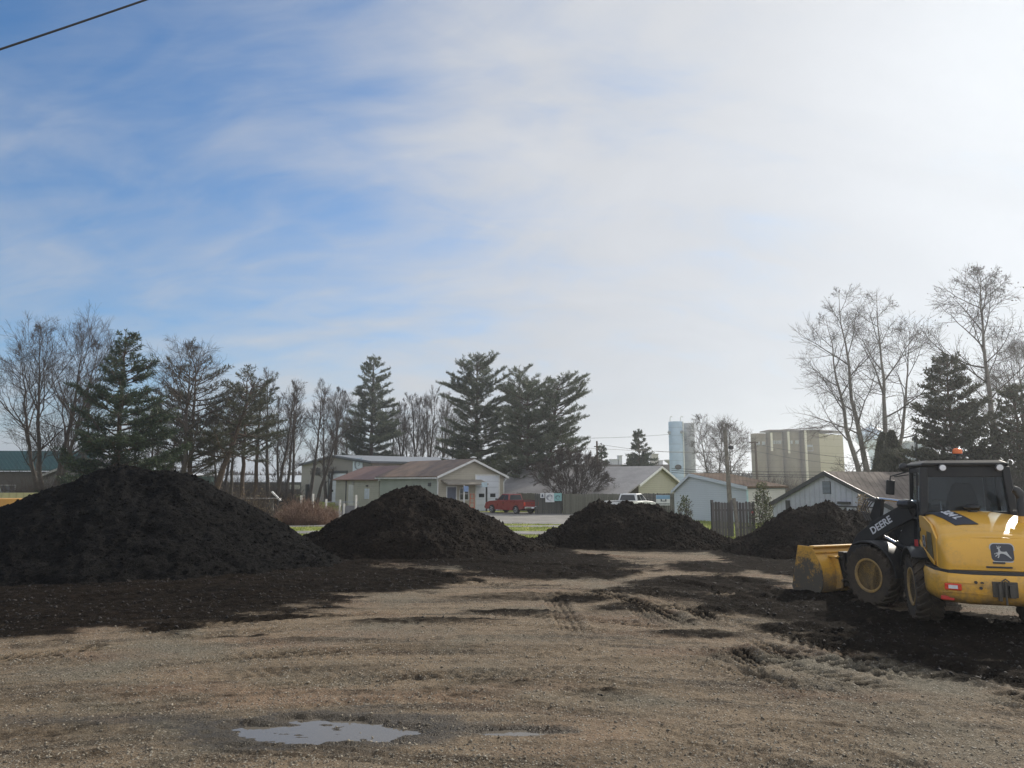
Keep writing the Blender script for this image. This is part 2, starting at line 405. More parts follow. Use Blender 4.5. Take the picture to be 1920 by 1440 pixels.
track([(1420,1250),(1330,1195),(1245,1150),(1160,1120),(1000,1095)], 0.40, 0.06, True)
track([(1480,1235),(1370,1185),(1290,1140),(1210,1115)], 0.40, 0.06, True)
track([(1500,1300),(1290,1215),(1190,1140),(1130,1100)], 0.36, 0.035, True)
track([(1095,1215),(1060,1155),(1045,1128),(1010,1105)], 0.44, 0.035, True)
track([(300,1370),(420,1345),(560,1325),(700,1316),(860,1312)], 0.30, 0.020)
track([(-50,1140),(150,1130),(330,1100),(560,1068),(800,1052),(1100,1066)], 0.45, 0.045)
track([(-80,1190),(200,1165),(450,1120),(700,1090),(1000,1100),(1160,1106)], 0.45, 0.035)
track([(560,1035),(650,1050),(800,1078),(940,1098)], 0.42, 0.06)
track([(-60,1240),(300,1240),(700,1225),(1200,1230),(1500,1280),(1980,1390)], 0.5, 0.02)
track([(-60,1290),(400,1262),(900,1270),(1300,1330),(1700,1450)], 0.5, 0.02)
track([(0,1330),(260,1340),(500,1300),(900,1262),(1200,1262)], 0.4, 0.02)
track([(1060,1300),(1200,1298)], 0.4, 0.015)
for pix, w_, d_, rb_ in [([(1920,1330),(1600,1250),(1350,1195),(1150,1165),(900,1150),(640,1150),(300,1185),(-60,1215)],0.42,0.042,False),
     ([(1920,1350),(1580,1275),(1330,1215),(1130,1185),(880,1170),(600,1172),(260,1210),(-60,1245)],0.42,0.042,False),
     ([(1960,1405),(1600,1310),(1300,1245),(1060,1215),(800,1210),(420,1235),(-60,1300)],0.40,0.032,True),
     ([(1700,1440),(1400,1340),(1150,1285),(900,1262),(600,1275),(200,1330),(-60,1375)],0.40,0.030,True),
     ([(1480,1440),(1260,1370),(1000,1325),(820,1300)],0.38,0.02,True),
     ([(1480,1128),(1400,1095),(1280,1060),(1180,1045),(1080,1038),(960,1035)],0.42,0.05,False),
     ([(1440,1150),(1340,1110),(1220,1080),(1120,1066),(1010,1062)],0.42,0.05,False),
     ([(0,1420),(300,1400),(620,1412),(900,1440)],0.38,0.02,True)]:
    track(pix, w_, d_, rb_)
BLOBS = []   # dark compost on the lot, and shade painted in by the loader: pixel centre, pixel half sizes, strength
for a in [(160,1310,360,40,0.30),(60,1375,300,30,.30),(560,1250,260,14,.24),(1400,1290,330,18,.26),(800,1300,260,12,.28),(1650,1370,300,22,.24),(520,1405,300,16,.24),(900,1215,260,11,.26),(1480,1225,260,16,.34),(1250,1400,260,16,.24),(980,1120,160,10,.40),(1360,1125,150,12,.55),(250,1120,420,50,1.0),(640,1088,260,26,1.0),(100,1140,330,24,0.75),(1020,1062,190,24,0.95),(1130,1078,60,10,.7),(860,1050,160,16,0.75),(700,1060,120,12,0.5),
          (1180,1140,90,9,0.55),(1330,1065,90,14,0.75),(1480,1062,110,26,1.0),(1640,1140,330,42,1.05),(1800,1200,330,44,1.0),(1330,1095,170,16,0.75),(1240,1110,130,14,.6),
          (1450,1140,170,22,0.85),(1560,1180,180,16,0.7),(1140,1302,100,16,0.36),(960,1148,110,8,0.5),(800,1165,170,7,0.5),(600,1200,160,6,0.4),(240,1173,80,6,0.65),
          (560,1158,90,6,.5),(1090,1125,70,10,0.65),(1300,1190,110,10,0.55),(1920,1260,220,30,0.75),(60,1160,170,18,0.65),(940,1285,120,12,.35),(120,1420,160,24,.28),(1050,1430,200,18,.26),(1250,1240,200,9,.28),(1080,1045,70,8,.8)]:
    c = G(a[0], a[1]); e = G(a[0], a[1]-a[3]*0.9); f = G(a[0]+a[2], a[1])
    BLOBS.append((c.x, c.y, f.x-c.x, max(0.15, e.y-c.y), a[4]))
CLEAR = [(8.45, 13.6, 1.6, 1.0), (7.0, 13.2, 0.5, 0.35)]     # bare sand under and behind the loader
PUD = G(610, 1368)
def ground_fields(x, y):
    z = ground_z(x, y)
    lot = 1-sstep(27.5, 31, y+0.8*fbm(x*0.25, y*0.25, 3, 5))
    near = 1-sstep(26, 60, y)
    rr_ = np.hypot(x+1, y+2); aa_ = np.arctan2(x+1, y+2)*12
    z = z+near*(0.030*fbm(x*0.25, y*0.5, 3, 1)+0.020*fbm(aa_*0.3, rr_*2.4, 4, 2, 0.6)+0.012*fbm(aa_*0.5, rr_*6.5, 3, 6, 0.6)*lot) + lot*(0.014*fbm(x*3, y*7, 5, 3, 0.62))
    cl = fbm(x*9, y*9, 3, 4, 0.6)
    z = z+lot*0.013*cl
    soil_shade = np.zeros_like(x)
    nb = fbm(x*0.8, y*1.6, 4, 11)
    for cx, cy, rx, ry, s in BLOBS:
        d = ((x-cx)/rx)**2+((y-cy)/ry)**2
        soil_shade = np.maximum(soil_shade, s*np.clip(1.35-d*(1+0.9*nb), 0, 1))
    wet = np.zeros_like(x)
    for ps in PILES.values():
        h = pile_height(x, y, ps)
        soil_shade = np.maximum(soil_shade, sstep(-0.55, -0.02, h+0.25*nb))
    for cx, cy, rx, ry in CLEAR: soil_shade = soil_shade*(1-np.clip(1.5*(1.25-((x-cx)/rx)**2-((y-cy)/ry)**2-0.6*nb), 0, 1))
    soil_shade = soil_shade*lot
    # spread material has some body
    z = z+lot*np.clip(soil_shade, 0, 1)*(0.04+0.06*fbm(x*5, y*6, 5, 21, 0.68)+0.05*np.abs(fbm(x*1.7, y*3, 3, 23)))
    trk = np.zeros_like(x)
    for pts, w, dep, rib in TRACKS:
        A = pts[:-1]; B = pts[1:]; ln = np.linalg.norm(B-A, axis=1); cum = np.concatenate([[0], np.cumsum(ln)])
        x0, y0 = pts.min(0)-1.2; x1, y1 = pts.max(0)+1.2
        sel = (x > x0)&(x < x1)&(y > y0)&(y < y1)
        xs, ys = x[sel], y[sel]
        if not len(xs): continue
        best = np.full(len(xs), 9.0); sd = np.zeros(len(xs)); al = np.zeros(len(xs))
        for i in range(len(A)):
            dx, dy = (B[i]-A[i])/max(ln[i], 1e-6)
            t = np.clip((xs-A[i][0])*dx+(ys-A[i][1])*dy, 0, ln[i])
            ex = xs-A[i][0]-t*dx; ey = ys-A[i][1]-t*dy; dd = np.sqrt(ex*ex+ey*ey)
            k = dd < best; best[k] = dd[k]; sd[k] = (dx*ey-dy*ex)[k]; al[k] = cum[i]+t[k]
        brk = 0.15+0.85*sstep(-0.35, 0.25, fbm(xs*0.35, ys*0.5, 2, 31))
        inside = 1-sstep(w*0.40, w*0.55, best)
        tread = sstep(-0.3, 0.3, np.sin(2*np.pi*(sd+w/2)/(w/4.0))) if rib else sstep(-0.35, 0.35, np.sin(2*np.pi*(al+np.abs(sd)*1.1)/0.19+1.5*perlin(xs*2, ys*2, 33)))
        rim = np.exp(-((best-w*0.62)/0.07)**2)
        zz = z[sel]; zz += brk*dep*1.0*(-0.8*inside+0.85*inside*tread*sstep(0.02,0.06,best)+0.5*rim); z[sel] = zz
        tt = trk[sel]; tt = np.maximum(tt, brk*inside*dep/0.05*(0.35+0.5*(1-tread))); trk[sel] = tt
    soil_shade = np.maximum(soil_shade, trk*0.66*lot)
    # puddle hollow
    pd = ((x-PUD.x)/1.05)**2+((y-PUD.y)/0.40)**2
    pd2 = ((x-PUD.x-1.75)/0.5)**2+((y-PUD.y+0.02)/0.13)**2
    pn = 0.95*fbm(x*1.6, y*3.4, 5, 41, .62)
    hol = np.clip(1.25-pd*(1+pn)-0.35*pn, 0, 1); hol2 = np.clip(1.2-pd2*(1+pn), 0, 1)
    hh = np.maximum(sstep(0, 1, hol), 0.9*sstep(0, 1, hol2))
    z = z*(1-0.75*np.clip(hh*2, 0, 1))-0.052*hh+hh*0.045*fbm(x*3.2, y*9, 5, 45, 0.6)
    wet = np.clip(1.5-0.68*np.sqrt(np.minimum(pd,pd2*2.0))*(1+0.6*pn), 0, 1)*lot
    wet = np.maximum(wet, 0.6*np.clip(1-(((x-PUD.x+2.0)/3.5)**2+((y-PUD.y-0.25)/0.35)**2), 0, 1))
    grass = 1-lot
    clay = np.clip(fbm(x*0.35, y*0.9, 3, 51)*2.4-0.15, 0, 1)*lot
    return z, soil_shade, wet, grass, clay
def build_ground():
    ys = [-12, -8, -4, -1, 1.5, 3, 4.2]
    y = 5.0
    while y < 32: ys.append(y); y += 0.014+0.0034*(y-3)
    while y < 70: ys.append(y); y *= 1.012
    while y < 1500: ys.append(y); y *= 1.12
    ys.append(1500)
    ys = np.array(ys); s = np.linspace(-1, 1, 861); s = np.sign(s)*(0.72*np.abs(s)+0.28*np.abs(s)**3)*1.25
    S, Yg = np.meshgrid(s, ys); X = S*(np.abs(Yg)+5.0)
    x = X.ravel(); yv = Yg.ravel()
    z, soil_shade, wet, grass, clay = ground_fields(x, yv)
    n, k = Yg.shape
    idx = np.arange(n*k).reshape(n, k)
    F = np.stack([idx[:-1,:-1], idx[:-1,1:], idx[1:,1:], idx[1:,:-1]], -1).reshape(-1, 4)
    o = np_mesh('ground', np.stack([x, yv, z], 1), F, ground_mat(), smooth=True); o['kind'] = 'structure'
    for nm, a in (('soil_shade', soil_shade), ('wet', wet), ('grass', grass), ('clay', clay)):
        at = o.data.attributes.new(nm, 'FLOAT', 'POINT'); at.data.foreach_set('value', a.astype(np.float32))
build_ground()
def stones():
    """loose gravel and clods on the lot, finer than anyone could count"""
    rng = np.random.RandomState(12)
    for nm, n, lo, hi, pw in (('gravel', 52000, 0.005, 0.018, 3.0), ('soil_clods', 30000, 0.010, 0.035, 3.0)):
        y = 5.5+19*rng.rand(n)**(1.9 if nm == 'gravel' else 1.0); x = rng.uniform(-0.80, 0.80, n)*y
        z, soil_shade, wet, gr, cl = ground_fields(x, y); nb = 0.5*fbm(x*1.5, y*2.5, 3, 81); patch = fbm(x*0.35, y*0.8, 3, 83)+0.45*rng.rand(n)
        k = (soil_shade+nb < 0.45) if nm == 'gravel' else (soil_shade+nb > 0.55)
        k &= (z > -0.045)&(patch > 0.05); x, y, z = x[k], y[k], z[k]; m = len(x); sz = lo+(hi-lo)*rng.rand(m)**pw
        O = np.array([(1,0,0),(-1,0,0),(0,1,0),(0,-1,0),(0,0,1),(0,0,-1)], float)
        T = np.array([(0,2,4),(2,1,4),(1,3,4),(3,0,4),(2,0,5),(1,2,5),(3,1,5),(0,3,5)])
        V = np.stack([x, y, z], 1)[:,None]+O[None]*(0.6+0.8*rng.rand(m,6,1))*sz[:,None,None]*(np.array([1,1,0.7])*(0.7+0.6*rng.rand(m,1,3)))+rng.normal(0,0.25,(m,6,3))*sz[:,None,None]
        F = (T[None]+6*np.arange(m)[:,None,None]).reshape(-1,3)
        mt, nt, b = mat_new(nm); q = NB(nt); r_ = q.n('ShaderNodeNewGeometry').outputs['Random Per Island']
        q.link(q.mix(r_, *(((0.07,0.058,0.042),(0.27,0.235,0.18)) if nm == 'gravel' else ((0.003,0.0025,0.0025),(0.022,0.017,0.013)))), b.inputs['Base Color']); b.inputs['Roughness'].default_value = 0.8
        o = np_mesh(nm, V.reshape(-1,3), F, mt); o['kind'] = 'stuff'
stones()
def build_puddle():
    m, nt, b = mat_new('muddy_water'); q = NB(nt)
    b.inputs['Base Color'].default_value = (0.12,0.105,0.085,1); b.inputs['Roughness'].default_value = 0.03; b.inputs['IOR'].default_value = 1.33
    b.inputs['Specular IOR Level'].default_value = 0.9
    tc = q.n('ShaderNodeTexCoord').outputs['Object']; q.link(q.bump(q.noise(tc, 9.0, 3), 0.10, 0.01), b.inputs['Normal'])
    mb = MB(); vs = [(0,0,0)]; n = 40
    for k in range(n):
        w = 2*math.pi*k/n; vs.append((2.6*math.cos(w)+0.7, 0.75*math.sin(w), 0))
    mb.add(vs, [(0, 1+k, 1+(k+1)%n) for k in range(n)])
    o = mb.build('puddle_water', m); o.location = (PUD.x, PUD.y, -0.036); o['kind'] = 'structure'
build_puddle()
def build_piles():
    dark = pile_mat('black_compost', (0.003,0.003,0.0032), (0.018,0.017,0.016))
    mid = pile_mat('dark_compost', (0.005,0.004,0.0035), (0.034,0.026,0.020))
    brn = pile_mat('brown_mulch', (0.006,0.005,0.004), (0.042,0.032,0.025))
    info = {'left': (dark, 'largest black compost pile, at the left with a rounded top', 0.11, 0.06),
            'mid': (mid, 'dark brown compost pile with a pointed top in front of the garage building', 0.13, 0.075),
            'brown': (brn, 'low lumpy mulch pile in front of the white pickup', 0.20, 0.09),
            'right': (mid, 'dark compost pile behind the loader bucket, before the white barn', 0.14, 0.075)}
    rs = np.random.RandomState(3)
    for key, cones in PILES.items():
        mt, lab, big, small = info[key]
        c = np.array(cones); x0 = (c[:,0]-c[:,3]).min()-0.6; x1 = (c[:,0]+c[:,3]).max()+0.6; y0 = (c[:,1]-c[:,3]).min()-0.6; y1 = (c[:,1]+c[:,3]).max()+0.6
        st = 0.035 if key != 'left' else 0.042
        xs = np.arange(x0, x1, st); ys = np.arange(y0, y1, st)
        X, Y = np.meshgrid(xs, ys); x = X.ravel(); y = Y.ravel()
        sx, sy = fbm(x*0.8, y*0.8, 3, 61), fbm(x*0.8, y*0.8, 3, 63)
        h = pile_height(x+0.35*sx, y+0.35*sy, cones)
        cx, cy = c[0,0], c[0,1]; ang = np.arctan2(y-cy, x-cx); rr = np.hypot(x-cx, y-cy)
        rill = fbm(ang*5+1.2*sx, rr*0.7+1.5*sy, 4, 67, 0.6)                                  # tracks where material slid down
        h = h+np.clip(h, 0, 1)*0.085*rill + 1.35*big*fbm(x*1.1, y*1.1, 4, 71, 0.55) - 1.1*small*np.abs(fbm(x*2.6+sx, y*2.6+sy, 4, 79, 0.6))*2.2 + small*fbm(x*7, y*7, 4, 73, 0.65)+0.5*small*np.abs(fbm(x*15, y*15, 3, 77))
        z = ground_z(x, y)+h+0.03
        keep = h > -0.25
        n, k = X.shape; idx = np.arange(n*k).reshape(n, k)
        F = np.stack([idx[:-1,:-1], idx[:-1,1:], idx[1:,1:], idx[1:,:-1]], -1).reshape(-1, 4)
        F = F[keep[F].all(1)]
        used = np.unique(F); mp = np.full(n*k, -1); mp[used] = np.arange(len(used))
        V = np.stack([x, y, z], 1)[used]; F = mp[F]
        # clods lying on the slope
        ok = np.where((h > -0.08))[0]; m = {'left': 9000, 'mid': 7000, 'brown': 11000, 'right': 6000}[key]
        pk = ok[rs.randint(0, len(ok), m)]; base = np.stack([x[pk], y[pk], z[pk]], 1)
        sz = (0.012+0.05*rs.rand(m)**3.2)*(1.5 if key == 'brown' else 1.0)
        O = np.array([(1,0,0),(-1,0,0),(0,1,0),(0,-1,0),(0,0,1),(0,0,-1)])
        T = np.array([(0,2,4),(2,1,4),(1,3,4),(3,0,4),(2,0,5),(1,2,5),(3,1,5),(0,3,5)])
        cv = base[:,None,:]+(O[None]*(0.6+0.8*rs.rand(m,6,3)))*sz[:,None,None]*(0.7+0.6*rs.rand(m,1,3))
        q = len(V)
        V2 = np.concatenate([V, cv.reshape(-1,3)])
        T2 = (T[None]+q+6*np.arange(m)[:,None,None]).reshape(-1,3)
        # triangles for everything
        F3 = np.concatenate([F[:,[0,1,2]], F[:,[0,2,3]], T2])
        off = np.array([cx, cy, 0.0])
        o = np_mesh('compost_pile' if key != 'brown' else 'mulch_pile', V2-off, F3, mt, smooth=True); o.location = off
        tag(o, lab, 'pile', None)
build_piles()

# ---------------------------------------------------------------- trees
def bark_mat(name, col):
    return plain(name, col, rough=0.9, var=0.35, scale=4.0, bump=0.5, bscale=25)
BARK = bark_mat('grey_bark', (0.060,0.050,0.042)); BARK2 = bark_mat('brown_bark', (0.075,0.050,0.036)); TWIG = bark_mat('twig_bark', (0.060,0.046,0.038))
TWIGR = bark_mat('red_twigs', (0.115,0.062,0.045)); PALEBARK = bark_mat('pale_bark', (0.13,0.115,0.10))
def needle_mat(name, a, b2):
    m, nt, b = mat_new(name); q = NB(nt)
    g = q.n('ShaderNodeNewGeometry'); tc = q.n('ShaderNodeTexCoord').outputs['Object']
    n = q.noise(tc, 0.9, 4, 0.6)
    f = q.ramp(q.m('ADD', q.m('MULTIPLY', n, 0.6), q.m('MULTIPLY', g.outputs['Random Per Island'], 0.5)), 0.3, 0.8)
    c = q.mix(f, a, b2); q.link(c, b.inputs['Base Color']); b.inputs['Roughness'].default_value = 0.6
    tr = q.n('ShaderNodeBsdfTranslucent'); q.link(c, tr.inputs[0])
    mx = q.n('ShaderNodeMixShader', {0: 0.25, 1: b.outputs[0], 2: tr.outputs[0]})
    q.link(mx.outputs[0], nt.nodes['Material Output'].inputs[0]); return m
PINE_N = needle_mat('pine_needles', (0.038,0.052,0.034), (0.125,0.145,0.085))
SPRUCE_N = needle_mat('spruce_needles', (0.016,0.030,0.018), (0.060,0.085,0.040))
CEDAR_N = needle_mat('cedar_foliage', (0.030,0.036,0.022), (0.090,0.090,0.052))
DRYLEAF = needle_mat('dry_leaves', (0.14,0.10,0.055), (0.30,0.23,0.13))
REDSTEM = needle_mat('dry_stems', (0.13,0.075,0.050), (0.30,0.19,0.13))
GRASSB = needle_mat('grass_blades', (0.10,0.16,0.025), (0.33,0.34,0.09))
EVERG = needle_mat('broadleaf', (0.035,0.055,0.020), (0.14,0.14,0.06))

def seg_tubes(A, B, ra, rb, sides):
    """many tapered tubes as one vertex/face block"""
    A = np.asarray(A, float); B = np.asarray(B, float); ra = np.asarray(ra, float); rb = np.asarray(rb, float)
    d = B-A; L = np.linalg.norm(d, axis=1, keepdims=True); d = d/np.maximum(L, 1e-9)
    h = np.where(np.abs(d[:,2:3]) > 0.9, np.array([[1.0,0,0]]), np.array([[0,0,1.0]]))
    u = np.cross(d, h); u /= np.linalg.norm(u, axis=1, keepdims=True)+1e-9; v = np.cross(d, u)
    w = np.arange(sides)*2*np.pi/sides; c = np.cos(w)[None,:,None]; s = np.sin(w)[None,:,None]
    ring = u[:,None]*c+v[:,None]*s
    V = np.concatenate([A[:,None]+ring*ra[:,None,None], B[:,None]+ring*rb[:,None,None]], 1)   # n, 2s, 3
    k = np.arange(sides); k2 = (k+1)%sides
    F = np.stack([k, k2, k2+sides, k+sides], 1)
    F = F[None]+(np.arange(len(A))*2*sides)[:,None,None]
    return V.reshape(-1,3), F.reshape(-1,4)
def seg_mesh(name, groups, mat, parent):
    """groups: list of (segments, sides); segment = (p0, p1, r0, r1)"""
    Vs = []; Fs = []; o = 0
    for segs, sides in groups:
        if not segs: continue
        a = np.array([s[0] for s in segs]); b = np.array([s[1] for s in segs])
        V, F = seg_tubes(a, b, [s[2] for s in segs], [s[3] for s in segs], sides)
        Vs.append(V); Fs.append(F+o); o += len(V)
    return np_mesh(name, np.concatenate(Vs), np.concatenate(Fs), mat, parent, smooth=True)
def rot_about(d, ang, az):
    """turn unit vector d by ang away from itself towards azimuth az"""
    d = d/np.linalg.norm(d); h = np.array([0,0,1.0]) if abs(d[2]) < 0.95 else np.array([1.0,0,0])
    u = np.cross(d, h); u /= np.linalg.norm(u); v = np.cross(d, u)
    return d*math.cos(ang)+(u*math.cos(az)+v*math.sin(az))*math.sin(ang)
def limb(rng, p, d, length, r, nseg, up, wob, taper=0.45):
    """a wavy limb; returns the list of nodes (point, direction, radius)"""
    out = [(p, d, r)]; p = np.array(p, float); d = np.array(d, float)
    for i in range(nseg):
        d = d+rng.normal(0, wob, 3)+np.array([0,0,up]); d /= np.linalg.norm(d)
        p = p+d*length/nseg; rr = r*(1-(1-taper)*(i+1)/nseg)
        out.append((p.copy(), d.copy(), rr))
    return out
def nodes_segs(nd, lst):
    for i in range(len(nd)-1): lst.append((nd[i][0], nd[i+1][0], nd[i][2], nd[i+1][2]))
def bare_tree(name, label, loc, H, spread=0.35, stems=None, r0=None, seed=1, first=0.25, dens=1.0, levels=4, ang=(38,60), up=0.10, mat=None, tmat=None, group=None, cat='tree', rmin=0.0075, lean=(0,0), shape='round', leaves=0):
    """leafless tree: stems -> limbs -> branches -> twigs, all drawn by one generator"""
    rng = np.random.RandomState(seed); t = empty(name, label, cat, loc, 0, group)
    thick = []; mid = []; fine = []; tips = []
    r0 = r0 or H*0.016
    def crownr(hf):
        if shape == 'round': return max(0.12, math.sin(math.pi*min(1, max(0.0, (hf-first*0.55)/(1.02-first*0.55)))**0.85))
        if shape == 'vase': return 0.35+0.65*hf
        return max(0.15, 1.1-hf)
    def sub(p, d, length, r, lev):
        nseg = 4 if lev < 3 else 3 if lev < levels else 2
        nd = limb(rng, p, d, length, max(r, rmin*1.1), nseg, up*(0.7 if lev > 1 else 1), 0.10+0.03*lev, 0.35)
        nd = [(a, b, max(c, rmin*0.7)) for a, b, c in nd]
        nodes_segs(nd, mid if lev <= 2 else fine)
        if lev >= levels: tips.append(nd[-1][0]); return
        n = int(round((5.2 if lev == 1 else 4.2 if lev == 2 else 3.2)*dens*0.9+rng.rand()*0.8))
        for i in range(n):
            f = 0.22+0.75*(i+rng.rand()*0.8)/n; k = min(int(f*nseg), nseg-1); fr = f*nseg-k
            q = nd[k][0]*(1-fr)+nd[k+1][0]*fr
            a = R(rng.uniform(*ang))*(0.85 if lev > 1 else 0.9)
            dd = rot_about(nd[k][1], a, rng.rand()*6.283)
            sub(q, dd, length*rng.uniform(0.42, 0.66)*(1.12-0.35*f), nd[k][2]*0.55, lev+1)
        # leader twig
        sub(nd[-1][0], nd[-1][1], length*0.4, nd[-1][2]*0.9, min(lev+2, levels))
    stems = stems or [((0,0), (0,0), 1.0)]
    for (bx, by), (tx, ty), hs in stems:      # base offset, top offset, height share
        hh = H*hs; b = np.array([bx, by, -0.25]); top = np.array([bx+tx, by+ty, hh]); n = 12; nd = []
        for i in range(n+1):
            f = i/n; p = b*(1-f)+top*f
            bend = math.sin(f*math.pi)*0.02*hh
            p = p+np.array([rng.normal(0, 0.0035*hh) if 0 < i else 0, rng.normal(0, 0.0035*hh) if 0 < i else 0, 0])+np.array([bend*np.sign(tx)*0.9, 0, 0])
            rr = r0*hs*(1-f)**1.15*(1+0.5*max(0, 0.06-f)/0.06)+rmin
            nd.append((p, np.array([0,0,1.0]), rr))
        for i in range(n):
            dd = nd[i+1][0]-nd[i][0]; nd[i] = (nd[i][0], dd/np.linalg.norm(dd), nd[i][2])
        nd[n] = (nd[n][0], nd[n-1][1], nd[n][2])
        nodes_segs(nd, thick)
        nb = int((17 if len(stems) == 1 else 11)*dens*1.1)
        for i in range(nb):
            f = first+(0.97-first)*((i+rng.rand()*0.7)/nb); k = min(int(f*n), n-1); fr = f*n-k
            q = nd[k][0]*(1-fr)+nd[k+1][0]*fr; rr = nd[k][2]
            L = H*spread*crownr(f)*rng.uniform(0.7, 1.12)*(0.8 if len(stems) > 1 else 1)
            az = i*2.4+rng.rand()*0.9
            a = R(rng.uniform(*ang))*(1.15-0.45*f)
            sub(q, rot_about(nd[k][1], a, az), L, min(rr*0.55, 0.014*L+0.010), 1)
    tk = seg_mesh('trunk', [(thick, 9)], mat or BARK, t)
    cr = seg_mesh('crown', [(mid, 4), (fine, 3)], tmat or TWIG, t)
    if leaves:
        P0 = np.array(tips); k = rng.randint(0, len(P0), leaves)
        blades('leaves', P0[k]+rng.normal(0, 0.12, (leaves,3)), rng.normal(0,1,(leaves,3)), 0.14, 0.07, DRYLEAF if leaves > 900 else TWIG, t, rng)
    return t
def blades(name, Pp, D, ln, wd, mat, parent, rng):
    """leaf or needle slivers: one thin quad each"""
    n = len(Pp); D = D/(np.linalg.norm(D, axis=1, keepdims=True)+1e-9)
    s = np.cross(D, rng.normal(0, 1, (n,3))); s /= np.linalg.norm(s, axis=1, keepdims=True)+1e-9
    l = ln*rng.uniform(0.6, 1.35, (n,1)) if np.isscalar(ln) else ln; w = wd*rng.uniform(0.6, 1.3, (n,1))
    V = np.stack([Pp-s*w*0.35, Pp+D*l*0.5-s*w*0.5, Pp+D*l, Pp+D*l*0.5+s*w*0.5], 1).reshape(-1,3)
    F = np.arange(n*4).reshape(-1,4)
    return np_mesh(name, V, F, mat, parent)
def pine(name, label, loc, H, rad, seed=1, first=0.12, whorls=22, per=6, tufts=1.0, mat=None, prof=None, group=None, lean=(0,0), flat=0.0, leaf=(0.26,0.05), droop=0.0, asym=0.0, r0=None):
    """white pine: whorls of level limbs that carry upswept tufts of needles, with gaps between the layers"""
    rng = np.random.RandomState(seed); t = empty(name, label, 'tree', loc, 0, group)
    thick = []; mid = []; pts = []; dirs = []
    prof = prof or (lambda f: (1-f)**0.75*(0.55+0.45*min(1, f/0.25)))
    n = 14; nd = []; r0 = r0 or H*0.017
    for i in range(n+1):
        f = i/n; nd.append((np.array([lean[0]*f+rng.normal(0, 0.03), lean[1]*f+rng.normal(0, 0.03), -0.3+(H+0.3)*f]), None, r0*(1-f)**0.8+0.02))
    nodes_segs(nd, thick)
    for i in range(whorls):
        f = first+(0.985-first)*(i+rng.rand()*0.4)/whorls; k = min(int(f*n), n-1); fr = f*n-k; base = nd[k][0]*(1-fr)+nd[k+1][0]*fr
        m = max(3, int(round(per*(1.0-0.35*f)*rng.uniform(0.7, 1.15)))); wv = rng.uniform(0.78, 1.14)
        a0 = rng.rand()*6.28
        for j in range(m):
            az = a0+j*6.283/m+rng.normal(0, 0.25)
            L = rad*prof(f)*wv*rng.uniform(0.5, 1.18)*(1+asym*math.cos(az))+0.15
            if rng.rand() < 0.10: continue
            el = R(6+20*f**2)+rng.normal(0, 0.16)-droop*(1-f)
            d = np.array([math.cos(az)*math.cos(el), math.sin(az)*math.cos(el), math.sin(el)])
            q = limb(rng, base, d, L, 0.012*L+0.022, 5, 0.05+droop*0.12, 0.06, 0.3)
            nodes_segs(q, mid)
            ns = max(3, int(L*3.4*tufts))
            for s_ in range(ns):
                g = 0.30+0.70*(s_+rng.rand())/ns; kk = min(int(g*5), 4); gr = g*5-kk
                pp = q[kk][0]*(1-gr)+q[kk+1][0]*gr; side = rng.choice([-1, 1])
                sd = rot_about(q[kk][1], R(rng.uniform(30, 65)), 0.0 if side > 0 else math.pi)
                sd[2] += 0.15-droop*0.9; sd /= np.linalg.norm(sd)
                sl = L*rng.uniform(0.12, 0.34)*(1.15-0.5*g)+0.12
                e = pp+sd*sl; mid.append((pp, e, 0.014, 0.007))
                for c in range(max(2, int(sl/0.16))):
                    h = (c+1)/max(2, int(sl/0.16)); pts.append(pp+sd*sl*h); dirs.append(sd)
            pts.append(q[-1][0]); dirs.append(q[-1][1])
    pts.append(nd[-1][0]); dirs.append(np.array([0,0,1.0]))
    pts = np.array(pts); dirs = np.array(dirs); b = 9
    Pp = np.repeat(pts, b, 0)+rng.normal(0, 0.05, (len(pts)*b, 3)); D = np.repeat(dirs, b, 0)*0.7+rng.normal(0, 0.55, (len(pts)*b, 3)); D[:,2] += 0.35-droop*1.3; 
    seg_mesh('trunk', [(thick, 9)], BARK2, t)
    cr = blades('crown', Pp, D, leaf[0], leaf[1], mat or PINE_N, t, rng)
    seg_mesh('branches', [(mid, 4)], BARK2, t)
    return t
def at(px, Y, z=None):
    x = (px-960)/FPX*(Y*CT+(0-CAMH)*ST)
    return (x, Y, float(ground_z(x, Y)) if z is None else z)
def hgt(px, row, Y):                       # height above the ground of what is seen at (px, row), Y metres ahead
    return P(px, row, Y).z-float(ground_z(0, Y))
# --- left group
bare_tree('maple_tree', 'large bare spreading maple by the green roofed house, leftmost tree', at(78, 56), hgt(78, 616, 56), spread=0.42, stems=[((0,0),(-3.0,0.5),0.90),((0.1,0.1),(-0.9,-0.8),1.0),((0.3,0.1),(1.4,0.9),1.0),((0.4,0.0),(3.3,-0.3),0.92)], r0=0.23, seed=5, first=0.22, dens=1.32, ang=(32,56), up=0.16)
pine('spruce_tree', 'tall dark green spruce with long bare-looking arms near its pointed top', at(212, 48), hgt(212, 622, 48), 4.4, seed=3, first=0.06, whorls=27, per=7, tufts=1.9, mat=SPRUCE_N, droop=0.14, leaf=(0.22,0.055), prof=lambda f: (1-f)**0.8*(1.15 if f > 0.45 else 1.0)+0.03, asym=0.15)
pine('white_pine', 'brownish pine tangled with a bare tree, right of the tall dark spruce', at(352, 62), hgt(352, 672, 62), 4.0, seed=11, first=0.25, whorls=17, per=7, tufts=0.9, prof=lambda f: 0.55+0.5*math.sin(min(1,f*1.05)*math.pi) if f < 0.93 else 0.3, mat=CEDAR_N)
bare_tree('oak_tree', 'bushy bare tree with a low forked trunk in front of the brownish pine', at(340, 58), hgt(345, 648, 58), spread=0.37, r0=0.30, seed=8, first=0.15, dens=1.3, ang=(35,62), up=0.10)
